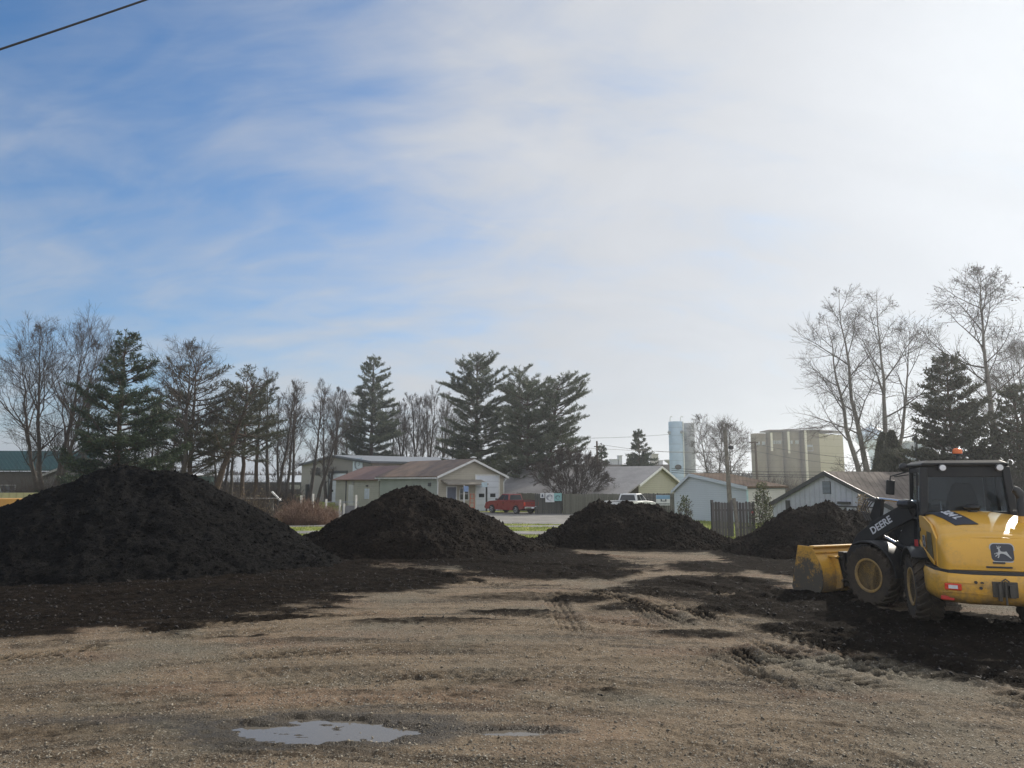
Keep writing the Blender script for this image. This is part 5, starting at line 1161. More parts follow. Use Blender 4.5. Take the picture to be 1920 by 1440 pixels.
# ---------------------------------------------------------------- pickups
TYRE = plain('tyre_rubber', (0.018,0.018,0.019), 0.85, bump=0.3, bscale=60); ALLOY = plain('alloy_rim', (0.42,0.43,0.44), 0.3, metal=0.7)
CHROME = plain('chrome', (0.62,0.63,0.65), 0.12, metal=1.0, var=0.04)
def pickup(label, paint, loc, rz, cat='pickup truck', canopy=False):
    t = empty('pickup_truck', label, cat, loc, rz); W = 0.90
    def arch(cx, r=0.43, z0=0.42, n=8): return [(cx+r*math.cos(a), z0-0.06+r*math.sin(a)) for a in [math.pi*i/n for i in range(n+1)]]
    # body side profile, front is +x; wheels at x=+1.68 and -1.62
    prof = [(-2.62,0.50),(-2.66,0.62),(-2.62,1.08)]+[(-0.62,1.10),(1.10,1.12),(2.05,1.04),(2.55,0.92),(2.66,0.74),(2.66,0.45),(2.52,0.34)]+arch(1.68)+[(1.20,0.32),(-1.14,0.32)]+arch(-1.62)+[(-2.10,0.42)]
    b = MB(); n = len(prof)
    secs = []
    for y, ins in ((-W,0.05),(-W+0.05,0.0),(W-0.05,0.0),(W,0.05)):
        secs.append([((x*(1-ins*0.25), y, z if z < 0.6 else z-ins*0.7)) for x, z in prof])
    b.loft(secs); b.build('body', paint, t, smooth=True, angle=30)
    # bed floor opening read as a dark well with rails
    MB().box((-2.52,-0.74,1.095),(-0.72,0.74,1.115)).build('bed_well', DARK, t)
    ra = MB(); ra.box((-2.62,-0.89,1.09),(-0.64,-0.76,1.17)); ra.box((-2.62,0.76,1.09),(-0.64,0.89,1.17)); ra.build('bed_rails', paint, t, bevel=0.015)
    cab = MB(); lo = [(-0.62,-0.86,1.08),(1.12,-0.86,1.08),(1.12,0.86,1.08),(-0.62,0.86,1.08)]; hi = [(-0.50,-0.70,1.68),(0.42,-0.70,1.70),(0.42,0.70,1.70),(-0.50,0.70,1.68)]
    cab.loft([lo, hi]); cb_ = cab.build('cab', paint, t, bevel=0.05, seg=3)
    def quad(ax, k0, k1, off, nm, lam0=0.16, lam1=0.86):
        """glass laid 6 mm proud of one slanted cab side; k0,k1 along it, lam up it"""
        a, c = Vector(lo[ax]), Vector(lo[(ax+1)%4]); d, e = Vector(hi[ax]), Vector(hi[(ax+1)%4])
        f = lambda u, v: (a.lerp(c, u)).lerp(d.lerp(e, u), v)
        nrm_ = (c-a).cross(d-a).normalized(); mid = f(0.5,0.5)-Vector((0.2,0,1.4)); 
        if nrm_.dot(mid) < 0: nrm_ = -nrm_
        q = [f(k0,lam0), f(k1,lam0), f(k1-(0.03 if k1 > 0.9 else 0),lam1), f(k0+(0.03 if k0 < 0.1 else 0),lam1)]
        MB().add([p+nrm_*0.004 for p in q]+[p+nrm_*0.014 for p in q], [(0,1,2,3),(4,5,6,7),(0,1,5,4),(1,2,6,5),(2,3,7,6),(3,0,4,7)]).build(nm, WINGL, cb_)
    quad(0, 0.06, 0.42, 0, 'side_window'); quad(0, 0.47, 0.90, 0, 'side_window'); quad(2, 0.10, 0.53, 0, 'side_window'); quad(2, 0.58, 0.94, 0, 'side_window')
    quad(1, 0.08, 0.92, 0, 'windscreen'); quad(3, 0.08, 0.92, 0, 'rear_window')
    for x in (1.68, -1.62):
        for s in (-1, 1):
            wh = empty('wheel', None, None, (x, s*0.80, 0.36)); wh.parent = t
            MB().lathe([(0.22,-0.11),(0.33,-0.12),(0.36,-0.08),(0.36,0.08),(0.33,0.12),(0.22,0.11)], 26, None, 'y').build('tyre', TYRE, wh, smooth=True)
            rm = MB(); rm.lathe([(0.05,0.085*s),(0.06,0.115*s),(0.09,0.115*s),(0.10,0.09*s)], 16, None, 'y')
            for k in range(5):
                a = k*2*math.pi/5; rm.tube([(0.05*math.cos(a),0.10*s,0.05*math.sin(a)),(0.21*math.cos(a),0.115*s,0.21*math.sin(a))], 0.03, 6)
            rm.lathe([(0.20,0.07*s),(0.235,0.12*s),(0.225,0.125*s),(0.19,0.09*s)], 24, None, 'y'); rm.build('rim', ALLOY, wh, smooth=True)
    bm_ = MB(); bm_.box((-2.80,-0.84,0.46),(-2.665,0.84,0.64)); bm_.build('rear_bumper', CHROME, t, bevel=0.03)
    bm_ = MB(); bm_.box((2.60,-0.86,0.42),(2.78,0.86,0.62)); bm_.build('front_bumper', DARK, t, bevel=0.04)
    for s in (-1, 1):
        MB().box((-2.70,s*0.80-0.07,0.74),(-2.60,s*0.80+0.07,1.02)).build('tail_light', plain('tail_red', (0.65,0.05,0.02), 0.25), t, bevel=0.015)
        MB().box((2.50,s*0.70-0.14,0.74),(2.67,s*0.70+0.14,0.90)).build('headlight', plain('lamp_lens', (0.65,0.66,0.68), 0.15), t, bevel=0.03)
        MB().box((0.82,s*0.98-0.10,1.15),(0.96,s*0.98+0.10,1.30)).build('mirror', DARK, t, bevel=0.03)
        MB().box((-0.05,s*0.905-0.008,0.90),(0.16,s*0.905+0.008,0.95)).build('door_handle', DARK, t)
    tg = MB().box((-2.675,-0.70,0.68),(-2.655,0.70,1.06)).build('tailgate', paint, t, bevel=0.01); MB().box((-2.69,-0.10,0.86),(-2.676,0.10,0.93)).build('handle', DARK, tg)
    MB().box((-2.812,-0.16,0.50),(-2.801,0.16,0.62)).build('number_plate', plain('plate_white', (0.60,0.62,0.66), 0.4), t)
    return t
REDT = plain('truck_red', (0.20,0.019,0.015), 0.32, coat=0.5, var=0.08); WHT = plain('truck_white', (0.66,0.67,0.68), 0.3, coat=0.5, var=0.05)
a = at(959, 64.3); pickup('red extended cab pickup parked in front of the garage building', REDT, a, math.atan2(0.76, -0.65))
a = at(1184, 57.5); a = (a[0], a[1], a[2]+0.1); pickup('white pickup half hidden behind the low lumpy mulch pile', WHT, a, math.atan2(0.80, 0.62))

# ---------------------------------------------------------------- wheel loader
JX, JY = 7.93, 13.08; PR, PF = R(18), R(-22)          # rear frame heads right of +Y, front frame left
LD = empty('wheel_loader', 'yellow and black articulated wheel loader with its bucket on the ground', 'wheel loader', (JX, JY, 0.0))
MR = Matrix.Rotation(-PR, 4, 'Z'); MF = Matrix.Rotation(-PF, 4, 'Z')      # local: +Y forward, +X right
def paint_mat(name, col, rough=0.40, coat=0.45, dirt=(0.20,0.15,0.09), amt=0.35, low=0.9):
    m, nt, b = mat_new(name); q = NB(nt); tc = q.n('ShaderNodeTexCoord').outputs['Object']
    n = q.noise(tc, 3.5, 6, 0.65); n2 = q.noise(tc, 26, 4, 0.7)
    z = q.n('ShaderNodeSeparateXYZ', {0: tc}).outputs[2]
    f = q.ramp(q.m('ADD', q.m('ADD', q.m('MULTIPLY', n, 0.7), q.m('MULTIPLY', n2, 0.4)), q.ramp(z, 0.2, low, 0.28, 0.0)), 0.55, 0.95)
    f = q.m('MULTIPLY', f, amt*2, True)
    q.link(q.mix(f, col, dirt), b.inputs['Base Color']); q.link(q.m('ADD', rough, q.m('MULTIPLY', f, 0.45)), b.inputs['Roughness'])
    b.inputs['Coat Weight'].default_value = coat; b.inputs['Coat Roughness'].default_value = 0.035; b.inputs['Specular IOR Level'].default_value = 0.3
    return m
CY = paint_mat('loader_yellow', (0.68,0.37,0.045), amt=0.42, low=1.3); CYB = paint_mat('bucket_yellow', (0.62,0.34,0.045), 0.4, 0.3, amt=0.5); BLK = paint_mat('loader_black', (0.015,0.016,0.018), 0.5, 0.06, (0.10,0.085,0.065), 0.25)
RIMY = paint_mat('rim_yellow', (0.50,0.30,0.06), 0.5, 0.1, amt=0.45, low=1.2); DIRTY = paint_mat('worn_steel', (0.075,0.070,0.062), 0.6, 0.0, (0.07,0.06,0.045), amt=0.5)
LREAR = paint_mat('grille_mesh', (0.10,0.085,0.045), 0.7, 0.0)
TYM = paint_mat('loader_tyre', (0.016,0.016,0.017), 0.85, 0.0, (0.060,0.048,0.036), 0.55, low=1.2)
CABG = emit_free_glass('cab_glass', (0.86,0.93,0.98), 0.64)
def wheel(name, c, side, M, R_=0.555, Wt=0.40):
    """agricultural-type tyre with raised lugs, dished yellow rim"""
    cw = M @ Vector(c); w = empty(name, None, None, cw); w.parent = LD; w.rotation_euler = M.to_euler(); h = Wt/2; r = R_
    t = MB(); t.lathe([(r*0.52,-h*0.80),(r*0.70,-h*1.0),(r*0.86,-h*0.98),(r*0.935,-h*0.80),(r*0.955,-h*0.3),(r*0.955,h*0.3),(r*0.935,h*0.80),(r*0.86,h*0.98),(r*0.70,h*1.0),(r*0.52,h*0.80)], 48, None, 'x')
    nl = 22
    for k in range(nl):
        for s in (-1, 1):
            a0 = (k+(0.5 if s > 0 else 0))*2*math.pi/nl; vs = []
            for f in (0.0, 0.5, 1.0):
                x = s*(0.01+f*(h*0.99)); a = a0+0.30*f*(1 if True else -1); dr = r*(1.0 if f < 0.9 else 0.93); br = r*(0.94 if f < 0.9 else 0.84)
                for da in (-0.055, 0.055):
                    vs.append((x, br*math.cos(a+da*1.3), br*math.sin(a+da*1.3))); vs.append((x, dr*math.cos(a+da), dr*math.sin(a+da)))
            fs = []
            for i in range(2):
                b = i*4; fs += [(b+1,b+5,b+7,b+3),(b,b+4,b+5,b+1),(b+2,b+3,b+7,b+6)]
            fs += [(0,1,3,2),(8,10,11,9)]; t.add(vs, fs)
    t.build('tyre', TYM, w, smooth=True, angle=30)
    m = MB(); s = side
    m.lathe([(r*0.53,h*0.80*s),(r*0.56,h*0.90*s),(r*0.55,h*0.94*s),(r*0.50,h*0.93*s),(r*0.47,h*0.80*s),(r*0.44,h*0.50*s),(r*0.40,h*0.42*s),(r*0.39,h*0.25*s),(r*0.24,h*0.25*s),(r*0.23,h*0.62*s),(r*0.20,h*0.66*s),(0.01,h*0.66*s)], 40, None, 'x')
    for k in range(8):
        a = k*math.pi/4; m.lathe([(0.018,h*0.24*s),(0.018,h*0.34*s)], 6, Matrix.Translation((0, r*0.31*math.cos(a), r*0.31*math.sin(a))), 'x')
    m.build('rim', RIMY, w, smooth=True, angle=25)
    return w
GW = 0.80; AX = 1.085
for s in (-1, 1):
    wheel('wheel', (s*GW, -AX, 0.545), s, MR); wheel('wheel', (s*GW, AX, 0.545), s, MF)
# ---- rear frame
def rb(name, mb, mat, parent=LD, **k): mb.M = None; return mb.build(name, mat, parent, **k)
def section(y, hw, zt, zb, r, crown=0.05, n=5, tuck=0.0):
    """rounded hood section, from lower left over the top to lower right"""
    pts = [(-hw+tuck, y, zb), (-hw, y, zb+0.25*(zt-zb))]
    for i in range(n+1):
        a = math.pi-(math.pi/2)*i/n; pts.append((-hw+r+r*math.cos(a), y, zt-r+r*math.sin(a)))
    pts += [(-hw*0.45, y, zt+crown*0.8), (0, y, zt+crown), (hw*0.45, y, zt+crown*0.8)]
    for i in range(n+1):
        a = math.pi/2-(math.pi/2)*i/n; pts.append((hw-r+r*math.cos(a), y, zt-r+r*math.sin(a)))
    pts += [(hw, y, zb+0.25*(zt-zb)), (hw-tuck, y, zb)]
    return pts
hood = MB(MR)
secs = [section(-0.86, 0.665, 1.74, 1.02, 0.10), section(-1.15, 0.70, 1.73, 1.02, 0.12), section(-1.45, 0.725, 1.66, 1.0, 0.13), section(-1.75, 0.725, 1.56, 0.98, 0.14), section(-1.98, 0.71, 1.44, 0.96, 0.14)]
hood.loft(secs); hood.build('engine_hood', CY, LD, smooth=True, angle=32)
# rear door: a separate shell that bulges and ends in a lip
rd = MB(MR)
secs = [section(-1.90, 0.735, 1.475, 0.955, 0.14, 0.055), section(-2.05, 0.73, 1.425, 0.95, 0.14, 0.06), section(-2.13, 0.71, 1.35, 0.945, 0.14, 0.06), section(-2.19, 0.675, 1.22, 0.95, 0.13, 0.05), section(-2.215, 0.60, 1.10, 0.96, 0.10, 0.03)]
rd.loft(secs); rdo = rd.build('rear_door', CY, LD, smooth=True, angle=50)
# hooded lip over the rear door
lip = MB(MR); n = 14; vs = []
for i in range(n+1):
    u = -1+2*i/n; x = 0.66*u; yb = -2.10+0.10*u*u; zt = 1.485-0.035*u*u
    vs += [(x, yb+0.24, zt+0.045), (x, yb-0.02, zt-0.045), (x, yb-0.02, zt-0.075), (x, yb+0.24, zt-0.10)]
fs = []
for i in range(n):
    b = i*4
    for k in range(4): fs.append((b+k, b+(k+1)%4, b+4+(k+1)%4, b+4+k))
fs += [(0,3,2,1),(4*n,4*n+1,4*n+2,4*n+3)]
lip.add(vs, fs); lip.build('hood_lip', CY, rdo, smooth=True, angle=40)
# side panels: yellow shield with grille and round badge at each side
for s in (-1, 1):
    pn = MB(MR); pn.prism([(-0.84,1.70),(-0.84,1.20),(-1.20,1.06),(-1.55,0.98),(-1.90,0.96),(-1.92,1.40),(-1.60,1.60),(-1.15,1.70)], 0.035*s, 'x', 0.712*s); p_ = pn.build('side_panel', CY, LD, bevel=0.012)
    gr = MB(MR); gr.prism([(-1.40,1.47),(-1.36,1.16),(-1.74,1.02),(-1.66,1.46)], 0.012*s, 'x', 0.751*s); gr.build('side_grille', LREAR, p_)
    sl = MB(MR); sl.prism([(-0.90,1.24),(-1.30,1.10),(-1.86,0.98),(-1.88,1.03),(-1.30,1.17),(-0.95,1.30)], 0.018*s, 'x', 0.764*s); sl.build('crease', CY, p_, bevel=0.006)
    hd = MB(MR); hd.box((0.75*s-0.012,-0.93,1.44),(0.75*s+0.02,-0.86,1.50)); hd.build('latch', DARK, p_)
# counterweight with swept corners
def cw_poly(k):  # outline seen from above, k = inset
    return [(-0.86+k,-1.35),(-0.88+k,-1.62),(-0.84+k,-1.98),(-0.70+k,-2.26+k),(-0.40,-2.36+k),(0.40,-2.36+k),(0.70-k,-2.26+k),(0.84-k,-1.98),(0.88-k,-1.62),(0.86-k,-1.35)]
cwt = MB(MR)
lay = [(0.46,0.14,-0.22),(0.50,0.07,-0.12),(0.56,0.02,-0.02),(0.62,0.0,0.0),(0.84,0.0,0.0),(0.90,0.03,0.0)]
secs = []
for z, k, front in lay:
    q = cw_poly(k); q[0] = (q[0][0], -1.45+front*1.6); q[-1] = (q[-1][0], -1.45+front*1.6); secs.append([(x, y, z+(0.05*(y+2.36)/1.0 if z > 0.8 else 0)) for x, y in q])
cwt.loft(secs); cwo = cwt.build('counterweight', CY, LD, smooth=True, angle=38, bevel=0.008)
seam = MB(MR); seam.prism([(x*0.985, y*0.99) for x, y in cw_poly(0.02)], 0.05, 'z', 0.905); seam.build('rubber_seam', DARK, LD)
for s in (-1, 1):   # lamp recess, tail lamp, reflector
    rc = MB(MR); rc.prism([(0.34*s,0.62),(0.42*s,0.76),(0.80*s,0.80),(0.80*s,0.66)], 0.01, 'y', -2.28); 
    l_ = MB(MR @ Matrix.Translation((0.64*s,-2.285,0.715)) @ Matrix.Rotation(R(22*s), 4, 'Z')); l_.box((-0.11,-0.02,-0.048),(0.11,0.03,0.048)); lo_ = l_.build('tail_light', plain('tail_red', (0.65,0.05,0.02), 0.25), LD, bevel=0.012)
    l2 = MB(MR @ Matrix.Translation((0.64*s,-2.285,0.715)) @ Matrix.Rotation(R(22*s), 4, 'Z')); l2.box((-0.055,-0.028,-0.026),(0.065,-0.0205,0.026)); l2.build('clear_lens', plain('lamp_lens', (0.65,0.66,0.68), 0.15), lo_)
    fr_ = MB(MR @ Matrix.Translation((0.52*s,-2.325,0.71)) @ Matrix.Rotation(R(17*s), 4, 'Z')); fr_.prism([(-0.30,-0.075),(0.30,-0.075),(0.27,-0.066),(-0.27,-0.066)] , 0.02, 'y', -0.012); fr_.prism([(-0.30,0.075),(0.30,0.075),(0.27,0.066),(-0.27,0.066)], 0.02, 'y', -0.012); fr_.build('lamp_surround', CY, cwo)
    r2 = MB(MR @ Matrix.Translation((0.70*s,-2.19,0.535)) @ Matrix.Rotation(R(25*s), 4, 'Z')); r2.box((-0.09,-0.02,-0.03),(0.09,0.04,0.03)); r2.build('reflector', plain('reflector_red', (0.50,0.04,0.03), 0.3), LD, bevel=0.01)
hk = MB(MR); hk.box((-0.15,-2.385,0.60),(0.17,-2.358,0.82)); hk.box((-0.09,-2.45,0.55),(-0.05,-2.37,0.80)); hk.box((0.05,-2.45,0.60),(0.12,-2.37,0.78)); hk.tube([(0,-2.44,0.84),(0,-2.44,0.50)], 0.016, 8); hk.tube([(-0.05,-2.44,0.83),(0,-2.45,0.87),(0.05,-2.44,0.83)], 0.013, 6)
hk.build('tow_hitch', DIRTY, LD, bevel=0.004)
bl = MB(MR)
for x, z in ((-0.36,0.80),(-0.28,0.79),(-0.30,0.72),(0.28,0.76)): bl.lathe([(0.022,0),(0.022,0.02)], 10, Matrix.Translation((x,-2.37,z)) @ Matrix.Rotation(R(90),4,'X'))
bl.build('bolts', DARK, cwo)
ht = MB(MR); ht.box((-0.17,-2.232,1.00),(0.17,-2.21,1.025)); ht.build('door_handle', DARK, rdo, bevel=0.006)
sm = MB(MR); sm.box((-0.08,-2.228,1.065),(0.08,-2.222,1.09)); sm.build('small_plate', DARK, rdo)
# rear axle, belly, rear fenders
ax = MB(MR); ax.tube([(-0.6,-AX,0.545),(0.6,-AX,0.545)], 0.13, 14); ax.box((-0.30,-1.6,0.42),(0.30,-0.05,0.98)); ax.box((-0.42,-0.75,0.50),(0.42,-0.12,0.92)); ax.build('rear_frame', BLK, LD, bevel=0.01)
def fender(name, s, M, c, mat, a0, a1, r=0.68, w0=0.42, th=0.03, up=0.0):
    f = MB(M); vs = []; n = 12
    for i in range(n+1):
        a = R(a0+(a1-a0)*i/n); rr = r+up*math.sin(a)
        for dr in (0, th):
            for x in (c[0]-w0/2, c[0]+w0/2): vs.append((x, c[1]+(rr+dr)*math.cos(a), c[2]+(rr+dr)*math.sin(a)))
    fs = []
    for i in range(n):
        b = i*4; fs += [(b,b+1,b+5,b+4),(b+2,b+6,b+7,b+3),(b,b+4,b+6,b+2),(b+1,b+3,b+7,b+5)]
    fs += [(0,2,3,1),(4*n,4*n+1,4*n+3,4*n+2)]
    return f.add(vs, fs).build(name, mat, LD, smooth=True, angle=40, bevel=0.006)
for s in (-1, 1):
    fender('rear_fender', s, MR, (s*GW, -AX, 0.545), BLK, 25, 128, 0.62, 0.44)
    fender('front_fender', s, MF, (s*GW, AX, 0.545), BLK, 62, 178, 0.60, 0.40)
st = MB(MR)
for s in (-1, 1):
    st.box((s*0.70-0.14,-0.50,0.52),(s*0.70+0.14,-0.16,0.56)); st.box((s*0.70-0.13,-0.50,0.82),(s*0.70+0.13,-0.16,0.86)); st.box((s*0.58,-0.52,0.50),(s*0.60,-0.14,1.1))
st.build('access_steps', BLK, LD)
# cab
cabw, yr, yf, zb, zt = 0.66, -0.80, 0.42, 1.05, 2.56
cf = MB(MR)
def bar(a, b, w, d=None):
    a = Vector(a); b = Vector(b); d = d or w; t = (b-a).normalized(); ref = Vector((1,0,0)) if abs(t.x) < 0.7 else Vector((0,1,0))
    u = (ref-t*ref.dot(t)).normalized(); v = t.cross(u)
    vs = [p+u*sx*w/2+v*sy*d/2 for p in (a, b) for sx, sy in ((-1,-1),(1,-1),(1,1),(-1,1))]
    cf.add(vs, [(0,3,2,1),(4,5,6,7),(0,1,5,4),(1,2,6,5),(2,3,7,6),(3,0,4,7)])
for s in (-1, 1):
    bar((s*cabw,yr,1.70),(s*(cabw-0.05),yr+0.05,zt-0.04),0.115,0.12); bar((s*(cabw-0.02),yf,zb),(s*(cabw-0.07),yf-0.10,zt-0.04),0.06,0.07)
    bar((s*(cabw-0.01),-0.26,zb),(s*(cabw-0.06),-0.24,zt-0.04),0.05,0.05); bar((s*(cabw-0.055),yr+0.06,zt-0.09),(s*(cabw-0.075),yf-0.10,zt-0.09),0.06,0.08)
    bar((s*cabw,yr,zb+0.02),(s*cabw,yf,zb+0.02),0.06,0.10); bar((s*(cabw-0.02),-0.26,1.62),(s*(cabw-0.02),yf,1.62),0.03,0.04)
bar((-cabw+0.05,yr+0.05,zt-0.12),(cabw-0.05,yr+0.05,zt-0.12),0.05,0.18); bar((-cabw,yr,1.755),(cabw,yr,1.755),0.05,0.06); bar((-cabw+0.06,yf-0.09,zt-0.08),(cabw-0.06,yf-0.09,zt-0.08),0.05,0.10); bar((-cabw,yf,zb+0.05),(cabw,yf,zb+0.05),0.06,0.2)
cfo = cf.build('cab_frame', BLK, LD, bevel=0.012)
lw = MB(MR); lw.box((-0.64,yr+0.02,0.92),(0.64,yf-0.02,1.06)); lw.box((-0.66,-0.78,1.06),(-0.62,-0.30,1.56)); lw.box((0.62,-0.78,1.06),(0.66,-0.30,1.56)); lw.box((-0.30,yf-0.2,1.06),(0.30,yf-0.02,1.5)); lw.build('cab_floor', BLK, LD)
rf = MB(MR); rf.loft([[(-0.64,yr-0.02,zt-0.03),(0.64,yr-0.02,zt-0.03),(0.64,yf+0.05,zt-0.03),(-0.64,yf+0.05,zt-0.03)],[(-0.65,yr-0.04,zt+0.02),(0.65,yr-0.04,zt+0.02),(0.65,yf+0.08,zt+0.02),(-0.65,yf+0.08,zt+0.02)],[(-0.56,yr+0.05,zt+0.075),(0.56,yr+0.05,zt+0.075),(0.56,yf-0.02,zt+0.075),(-0.56,yf-0.02,zt+0.075)]])
rfo = rf.build('cab_roof', BLK, LD, bevel=0.02, seg=3)
def pane(name, q):
    q = [Vector(p) for p in q]; nn = (q[1]-q[0]).cross(q[2]-q[0]).normalized()*0.003
    m = MB(MR); m.add(q+[p+nn for p in q], [(0,1,2,3),(7,6,5,4),(0,4,5,1),(1,5,6,2),(2,6,7,3),(3,7,4,0)]); return m.build(name, CABG, cfo)
pane('rear_window', [(-0.58,yr-0.01,1.79),(0.58,yr-0.01,1.79),(0.53,yr+0.04,2.40),(-0.53,yr+0.04,2.40)])
pane('windscreen', [(-0.60,yf,1.2),(0.60,yf,1.2),(0.55,yf-0.09,2.5),(-0.55,yf-0.09,2.5)])
for s in (-1, 1):
    pane('side_window', [(s*0.655,yr+0.08,1.72),(s*0.655,-0.30,1.60),(s*0.61,-0.28,2.48),(s*0.615,yr+0.11,2.48)]); pane('door_glass', [(s*0.65,-0.22,1.14),(s*0.64,yf-0.05,1.14),(s*0.59,yf-0.14,2.48),(s*0.605,-0.20,2.48)])
for x in (-0.34, 0.50): 
    l_ = MB(MR @ Matrix.Translation((x,yr-0.05,zt-0.055)) @ Matrix.Rotation(R(90),4,'X')); l_.lathe([(0.03,-0.06),(0.062,-0.01),(0.062,0.035),(0.050,0.045)], 20); lb = l_.build('work_light', plain('lamp_black', (0.03,0.03,0.03), 0.4), LD, smooth=True)
    l_ = MB(MR @ Matrix.Translation((x,yr-0.05,zt-0.055)) @ Matrix.Rotation(R(90),4,'X')); l_.lathe([(0.050,0.0455),(0.044,0.052),(0.01,0.055)], 20); l_.build('lens', plain('lamp_lens', (0.65,0.66,0.68), 0.15), lb, smooth=True)
wl = MB(MR @ Matrix.Translation((-0.68,yf+0.06,zt-0.02)) @ Matrix.Rotation(R(-90),4,'X')); wl.lathe([(0.03,-0.06),(0.08,-0.01),(0.08,0.04)], 18); wl.build('work_light', plain('lamp_black', (0.03,0.03,0.03), 0.4), LD, smooth=True)
bc = MB(MR @ Matrix.Translation((0.03,-0.35,zt+0.07))); bc.lathe([(0.03,0),(0.03,0.10),(0.075,0.11),(0.075,0.13)], 18); bo = bc.build('beacon', DARK, LD, smooth=True)
bc = MB(MR @ Matrix.Translation((0.03,-0.35,zt+0.07))); bc.lathe([(0.075,0.131),(0.078,0.17),(0.070,0.205),(0.045,0.225),(0.01,0.228)], 22); bc.build('orange_lens', plain('beacon_orange', (0.75,0.16,0.03), 0.25), bo, smooth=True)
mi = MB(MR); mi.tube([(-0.60,yf-0.02,zt-0.09),(-0.80,yf+0.10,zt-0.16),(-0.90,yf+0.18,zt-0.19),(-0.91,yf+0.18,zt-0.27)], 0.013, 8); mi.tube([(-0.62,yf-0.02,zt-0.16),(-0.85,yf+0.09,zt-0.20)], 0.010, 8); mo = mi.build('mirror_arm', BLK, LD, smooth=True)
mi = MB(MR @ Matrix.Translation((-0.91,yf+0.18,zt-0.40)) @ Matrix.Rotation(R(6),4,'Y')); mi.box((-0.075,-0.02,-0.14),(0.075,0.05,0.14)); mi.build('mirror', BLK, mo, bevel=0.025, seg=3)
mi = MB(MR); mi.tube([(0.66,yf-0.02,zt-0.09),(0.86,yf+0.10,zt-0.16),(1.02,yf+0.18,zt-0.19)], 0.013, 8); mo = mi.build('mirror_arm', BLK, LD, smooth=True)
mi = MB(MR @ Matrix.Translation((1.03,yf+0.18,zt-0.42))); mi.box((-0.085,-0.02,-0.17),(0.085,0.05,0.17)); mi.build('mirror', BLK, mo, bevel=0.025, seg=3)
an = MB(MR); an.tube([(-0.56,-0.05,zt+0.06),(-0.57,-0.05,zt+0.52)], 0.006, 6); an.build('aerial', DARK, LD)
se = MB(MR); SEAT = plain('seat_fabric', (0.022,0.023,0.026), 0.8)
se.loft([[(-0.24,-0.52,1.42),(0.24,-0.52,1.42),(0.24,-0.40,1.42),(-0.24,-0.40,1.42)],[(-0.27,-0.56,1.75),(0.27,-0.56,1.75),(0.27,-0.42,1.75),(-0.27,-0.42,1.75)],[(-0.20,-0.60,2.08),(0.20,-0.60,2.08),(0.20,-0.48,2.08),(-0.20,-0.48,2.08)],[(-0.13,-0.61,2.25),(0.13,-0.61,2.25),(0.13,-0.52,2.25),(-0.13,-0.52,2.25)]]); se.box((-0.26,-0.50,1.32),(0.26,0.02,1.46)); se.box((-0.2,-0.4,1.05),(0.2,0.0,1.31)); se.build('seat', SEAT, LD, bevel=0.04, seg=3)
arm = MB(MR); 
for s in (-1,1): arm.box((s*0.33-0.04,-0.42,1.60),(s*0.33+0.04,-0.05,1.66))
arm.tube([(0.30,-0.02,1.6),(0.31,0.0,1.85)], 0.022, 8); arm.build('armrest', SEAT, LD, bevel=0.012)
sw = MB(MR @ Matrix.Translation((-0.0,0.14,1.72)) @ Matrix.Rotation(R(-35),4,'X')); 
sw.tube([(0.19*math.cos(a),0.19*math.sin(a),0) for a in [k*2*math.pi/28 for k in range(29)]], 0.016, 8); 
for k in range(3): sw.tube([(0,0,-0.03),(0.18*math.cos(2.09*k+0.5),0.18*math.sin(2.09*k+0.5),0)], 0.012, 6)
swo = sw.build('steering_wheel', plain('lamp_black', (0.03,0.03,0.03), 0.4), LD, smooth=True); sc_ = MB(MR); sc_.tube([(0,0.35,1.1),(0,0.16,1.70)], 0.05, 10); sc_.build('column', DARK, swo)
# rear rail seen through the window
rl = MB(MR); rl.tube([(-0.54,-0.66,1.90),(-0.46,-0.66,1.96),(-0.24,-0.66,1.93)], 0.010, 6); rl.tube([(-0.36,-0.66,1.78),(-0.36,-0.66,1.945)], 0.012, 6); rl.tube([(-0.50,-0.66,1.84),(-0.22,-0.66,1.86)], 0.008, 6); rl.build('grab_rail', CHROME, LD, smooth=True)
ex = MB(MR); ex.lathe([(0.095,0.0),(0.075,0.16),(0.075,0.18)], 22, Matrix.Translation((0.60,-1.48,1.60))); exo = ex.build('exhaust_base', CY, LD, smooth=True)
ex = MB(MR); ex.tube([(0.60,-1.48,1.74),(0.60,-1.48,1.94),(0.62,-1.46,2.03),(0.54,-1.44,2.14),(0.50,-1.43,2.16)], [0.085,0.085,0.078,0.062,0.058], 18); ex.build('exhaust_pipe', plain('exhaust_black', (0.02,0.02,0.02), 0.45), exo, smooth=True)
ex = MB(MR); ex.box((0.68,-1.52,1.80),(0.76,-1.46,1.83)); ex.box((0.46,-1.50,1.80),(0.52,-1.46,1.83)); ex.build('clamp', DARK, exo)
pc = MB(MR @ Matrix.Translation((0.0,-1.08,1.72))); pc.lathe([(0.075,0.0),(0.07,0.09),(0.10,0.10),(0.125,0.13),(0.10,0.165),(0.02,0.185)], 26); pc.build('air_intake', BLK, LD, smooth=True)
